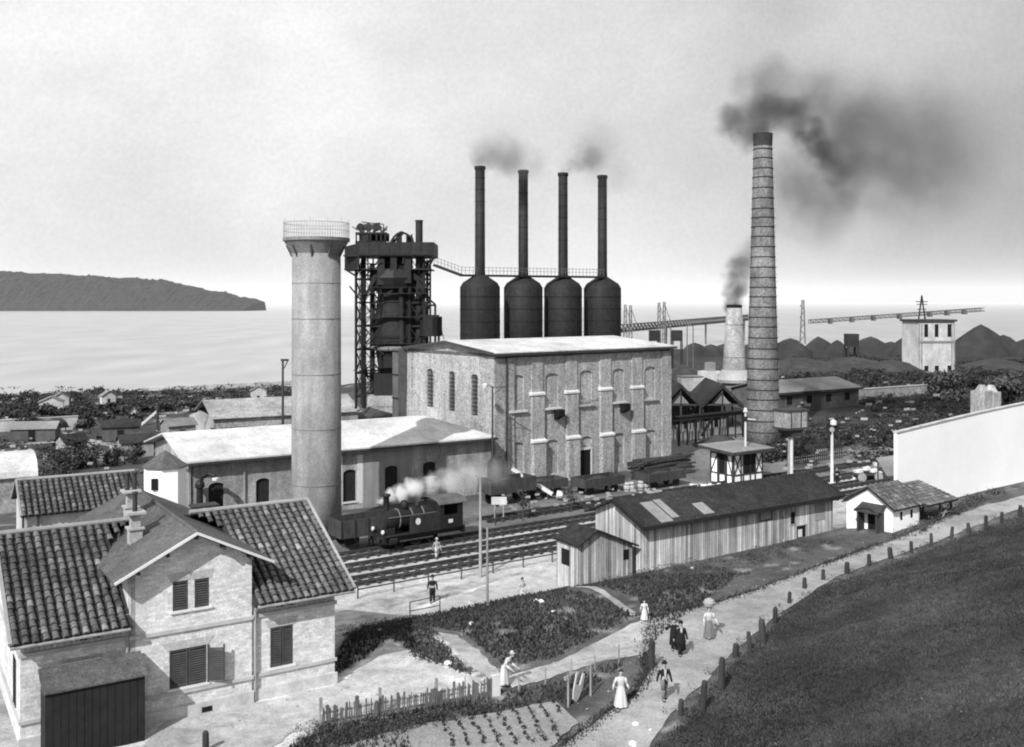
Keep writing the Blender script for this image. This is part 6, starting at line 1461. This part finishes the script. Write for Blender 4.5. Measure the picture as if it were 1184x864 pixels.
person('dark clad person with one arm out, left of the black coated walker', 779.5, 752, 2, 1.6, -10, 'bcloth', 'bcloth', arms=((.3,-.02,-.02),(.12,0,-.26)), shawl=True)
person('woman in pale blouse and dark skirt balancing a basket on her head', 820, 739, 2, 1.68, 5, 'wcloth', 'gcloth', True, load='round basket bundle carried on a woman\'s head on the road', arms=((.14,-.02,-.24),(.2,-.03,-.2)))
person('child in white apron standing at the lower end of the footpath', 745, 718, 2, 1.15, 0, 'wcloth', 'wcloth', True)
person('woman in white kerchief and dress bending forward at the picket fence end', 583, 793, 2, 1.62, 60, 'wcloth', 'wcloth', True, hat='wcloth', lean=35, arms=((.06,-.06,-.2),(.06,-.06,-.2)))
person('dark clothed person standing beside the handrail by the tracks', 500, 697, 1.2, 1.78, 0, 'bcloth', 'bcloth', hat='leather')
person('person in pale trousers standing on the rails beyond the fence', 505, 646, .15, 1.6, 20, 'mcloth', 'wcloth', hat='wcloth')
person('dark clothed person leaning by the corner of the small plank hut', 656.5, 674, 1.1, 1.45, 0, 'bcloth', 'bcloth')
person('boy in pale clothes beside the dark figure at the small plank hut', 662.5, 675, 1.1, 1.4, 20, 'mcloth', 'mcloth')
person('person in white sitting at the edge of the bright gravel bank', 604, 688, 1.3, 1.6, 40, 'wcloth', 'wcloth', True, sit=True)
person('dark clothed worker standing beside the disc signal post', 967.5, 559, 0, 1.75, 0, 'bcloth', 'bcloth')
person('worker in white shirt standing in front of the locomotive', 413, 630, .1, 1.75, 10, 'wcloth', 'gcloth', hat='wcloth')
person('worker in dark jacket and white cap by the locomotive cylinder', 429, 631, .1, 1.7, -30, 'bcloth', 'gcloth', hat='wcloth')

# ================================================================= SMOKE
def smoke(name, label, blobs, dens, color, aniso=.2, noise_scale=.25, cut=.45, group=None):
    """one domain; density is a sum of soft blobs broken up by noise; blobs = (centre, radius, weight)"""
    lo = [min(c[i]-r for c, r, w in blobs) for i in range(3)]; hi = [max(c[i]+r for c, r, w in blobs) for i in range(3)]
    m = MB(); m.box(lo[0],hi[0],lo[1],hi[1],lo[2],hi[2]); mat = bpy.data.materials.new(name+'_volume'); mat.use_nodes = True
    nt = mat.node_tree; N = nt.nodes; L = nt.links; N.remove(N['Principled BSDF']); out = N['Material Output']
    g = N.new('ShaderNodeNewGeometry')
    nz = N.new('ShaderNodeTexNoise'); nz.inputs['Scale'].default_value = noise_scale; nz.inputs['Detail'].default_value = 5; nz.inputs['Roughness'].default_value = .6; L.new(g.outputs['Position'], nz.inputs['Vector'])
    # distort position
    sub = N.new('ShaderNodeVectorMath'); sub.operation = 'SUBTRACT'; L.new(nz.outputs['Color'], sub.inputs[0]); sub.inputs[1].default_value = (.5,.5,.5)
    rmean = sum(r for _, r, _ in blobs)/len(blobs)
    sc = N.new('ShaderNodeVectorMath'); sc.operation = 'SCALE'; L.new(sub.outputs[0], sc.inputs[0]); sc.inputs['Scale'].default_value = rmean*1.3
    ad = N.new('ShaderNodeVectorMath'); ad.operation = 'ADD'; L.new(g.outputs['Position'], ad.inputs[0]); L.new(sc.outputs[0], ad.inputs[1])
    cur = None
    for c, r, w in blobs:
        d = N.new('ShaderNodeVectorMath'); d.operation = 'DISTANCE'; L.new(ad.outputs[0], d.inputs[0]); d.inputs[1].default_value = c
        mr = N.new('ShaderNodeMapRange'); mr.interpolation_type = 'SMOOTHSTEP'; mr.inputs['From Min'].default_value = r*.85; mr.inputs['From Max'].default_value = r*.1; mr.inputs['To Min'].default_value = 0; mr.inputs['To Max'].default_value = w
        L.new(d.outputs['Value'], mr.inputs['Value'])
        if cur is None: cur = mr.outputs[0]
        else:
            mx = N.new('ShaderNodeMath'); mx.operation = 'MAXIMUM'; L.new(cur, mx.inputs[0]); L.new(mr.outputs[0], mx.inputs[1]); cur = mx.outputs[0]
    nr = N.new('ShaderNodeMapRange'); nr.inputs['From Min'].default_value = cut-.1; nr.inputs['From Max'].default_value = cut+.25; nr.inputs['To Min'].default_value = .35; nr.inputs['To Max'].default_value = 1.5; L.new(nz.outputs['Fac'], nr.inputs['Value'])
    m1 = N.new('ShaderNodeMath'); m1.operation = 'MULTIPLY'; L.new(cur, m1.inputs[0]); L.new(nr.outputs[0], m1.inputs[1])
    m2 = N.new('ShaderNodeMath'); m2.operation = 'MULTIPLY'; L.new(m1.outputs[0], m2.inputs[0]); m2.inputs[1].default_value = dens
    pv = N.new('ShaderNodeVolumePrincipled'); pv.inputs['Color'].default_value = (color,)*3+(1,); pv.inputs['Anisotropy'].default_value = aniso; L.new(m2.outputs[0], pv.inputs['Density'])
    L.new(pv.outputs[0], out.inputs['Volume'])
    o = m.build(name, mat); tag(o, label, 'smoke', group); return o
def B(px, py, Y, rp, w): p = atY(px, py, Y); return (tuple(p), rp*Y/F_, w)
Yc = 143
smoke('chimney_smoke', 'large dark billowing smoke blown right from the tallest brick chimney',
      [B(880,156,Yc,26,1.8),B(866,148,Yc,32,1.3),B(856,134,Yc,34,1.0),B(878,132,Yc,42,1.0),B(902,130,Yc,42,1.1),B(922,136,Yc,38,1.4),B(938,150,Yc,34,2.1),B(950,175,Yc,32,2.2),B(962,200,Yc,40,.9),B(978,220,Yc,44,.4),B(892,104,Yc+2,60,.34),B(940,120,Yc+2,80,.30),B(990,158,Yc+3,110,.34),B(1060,180,Yc+3,130,.20),B(940,225,Yc+2,90,.26)],
      .42, .20, noise_scale=.17)
smoke('stack_smoke', 'grey smoke wisp drifting from the leftmost stove stack', [B(555,193,168,14,1.8),B(560,185,168,22,1.6),B(571,177,168,32,1.5),B(590,182,168,38,1.1),B(615,190,168,36,.4),B(580,170,168,36,.5)], .20, .4, noise_scale=.22)
smoke('stack_smoke', 'grey smoke wisp drifting from the third stove stack', [B(653,199,176.5,14,1.8),B(658,194,176.5,20,1.4),B(668,190,176.5,24,1.6),B(682,183,176.5,32,1.6),B(690,170,176.5,50,.35),B(705,200,176.5,50,.25)], .20, .35, noise_scale=.22)
smoke('chimney_smoke', 'dark smoke rising from the shorter pale chimney', [B(849,350,200,15,3.0),B(852,335,200,22,2.6),B(855,322,200,23,1.4),B(860,308,200,28,.9),B(868,295,200,34,.4)], .34, .15, noise_scale=.2)
Yl = 82
smoke('locomotive_steam', 'white steam plume blowing right from the locomotive funnel', [B(441,579,Yl,7,3.5),B(450,575,Yl,11,3.5),B(463,570,Yl+.5,14,3.0),B(478,565,Yl+1,17,1.8),B(498,560,Yl+3,19,.9),B(520,555,Yl+5,22,.45),B(545,550,Yl+7,26,.22),B(572,545,Yl+8,28,.10)], 1.8, .99, noise_scale=.9, aniso=0)
smoke('furnace_steam', 'thin pale vapour drifting off the top of the blast furnace', [B(430,262,170,22,.5),B(450,260,170,24,.4),B(500,268,170,30,.35)], .10, .7, noise_scale=.25)

def haze():
    m = MB(); m.box(-14000,16000,255,26000,-3,420); mat = bpy.data.materials.new('sea_haze'); mat.use_nodes = True
    nt = mat.node_tree; nt.nodes.remove(nt.nodes['Principled BSDF']); pv = nt.nodes.new('ShaderNodeVolumeScatter'); pv.inputs['Color'].default_value = (.47,.47,.47,1); pv.inputs['Density'].default_value = .00011; pv.inputs['Anisotropy'].default_value = 0
    nt.links.new(pv.outputs[0], nt.nodes['Material Output'].inputs['Volume']); o = m.build('sea_haze', mat); tag(o, kind='structure')
haze()
# ================================================================= LIGHT, SKY, CAMERA
sd = Vector((.42, .907, 0)).normalized(); el = R(39)
d = Vector((sd.x*math.cos(el), sd.y*math.cos(el), -math.sin(el)))
ld = bpy.data.lights.new('Sun', 'SUN'); ld.energy = 4.9; ld.angle = R(.6); ld.color = (1,1,1)
lo = bpy.data.objects.new('Sun', ld); col.objects.link(lo); lo.rotation_euler = d.to_track_quat('-Z', 'Y').to_euler()
w = bpy.data.worlds.new('World'); scn.world = w; w.use_nodes = True; N = w.node_tree.nodes; L = w.node_tree.links
bg = N['Background']; bg.inputs['Strength'].default_value = 1.0
sk = N.new('ShaderNodeTexSky'); sk.sky_type = 'NISHITA'; sk.sun_disc = False; sk.sun_elevation = el; sk.sun_rotation = math.atan2(-sd.x, -sd.y); sk.dust_density = 4
bw = N.new('ShaderNodeRGBToBW'); L.new(sk.outputs[0], bw.inputs[0])
def mth(op, a, b):
    n = N.new('ShaderNodeMath'); n.operation = op
    for i, s in enumerate((a, b)):
        if isinstance(s, (int, float)): n.inputs[i].default_value = s
        else: L.new(s, n.inputs[i])
    return n.outputs[0]
def mrange(s, a, b, c, d_, sm=True):
    n = N.new('ShaderNodeMapRange'); n.interpolation_type = 'SMOOTHSTEP' if sm else 'LINEAR'; L.new(s, n.inputs['Value'])
    for k, v_ in zip(('From Min','From Max','To Min','To Max'), (a,b,c,d_)): n.inputs[k].default_value = v_
    return n.outputs[0]
skyv = mth('MULTIPLY', bw.outputs[0], .014)
tc = N.new('ShaderNodeTexCoord'); sx = N.new('ShaderNodeSeparateXYZ'); L.new(tc.outputs['Generated'], sx.inputs[0])
nz = N.new('ShaderNodeTexNoise'); nz.inputs['Scale'].default_value = 2.6; nz.inputs['Detail'].default_value = 7; nz.inputs['Roughness'].default_value = .55
mp = N.new('ShaderNodeMapping'); mp.inputs['Scale'].default_value = (1,1,1.5); mp.inputs['Location'].default_value = (.3,.1,.25); L.new(tc.outputs['Generated'], mp.inputs[0]); L.new(mp.outputs[0], nz.inputs['Vector'])
haze = mrange(sx.outputs[0], -.05, .46, .86, .50)           # smokier air to the right
haze = mth('MULTIPLY', haze, mrange(sx.outputs[2], -.02, .28, .84, 1.0))
cl = mrange(nz.outputs['Fac'], .36, .66, .84, 1.12)
nzb = N.new('ShaderNodeTexNoise'); nzb.inputs['Scale'].default_value = 3.4; nzb.inputs['Detail'].default_value = 6; mpb = N.new('ShaderNodeMapping'); mpb.inputs['Location'].default_value = (4.2,1.7,.6); L.new(tc.outputs['Generated'], mpb.inputs[0]); L.new(mpb.outputs[0], nzb.inputs['Vector'])
sm = mrange(nzb.outputs['Fac'], .42, .68, 0, .26); sm = mth('MULTIPLY', sm, mrange(sx.outputs[0], -.02, .25, 0, 1)); cl = mth('MULTIPLY', cl, mth('SUBTRACT', 1.0, sm))
gn = N.new('ShaderNodeTexNoise'); gn.inputs['Scale'].default_value = 260; gn.inputs['Detail'].default_value = 2; L.new(tc.outputs['Generated'], gn.inputs['Vector'])
cl = mth('MULTIPLY', cl, mrange(gn.outputs['Fac'], .3, .7, .95, 1.05, False))
val = mth('MULTIPLY', haze, cl); val = mth('ADD', val, skyv)
cc = N.new('ShaderNodeCombineColor')
for i in range(3): L.new(val, cc.inputs[i])
L.new(cc.outputs[0], bg.inputs['Color'])

cam = bpy.data.cameras.new('Camera'); cam.sensor_width = 36; cam.lens = F_/1184*36; cam.shift_y = -82/1184; cam.clip_end = 60000; cam.clip_start = .5
co = bpy.data.objects.new('Camera', cam); col.objects.link(co); co.location = (0,0,CH); co.rotation_euler = (R(90),0,0); scn.camera = co
scn.view_settings.view_transform = 'Standard'; scn.view_settings.look = 'None'; scn.view_settings.exposure = 0
scn.cycles.volume_step_rate = 1.0; scn.cycles.volume_max_steps = 128; scn.cycles.volume_bounces = 6; scn.cycles.filter_width = 2.0
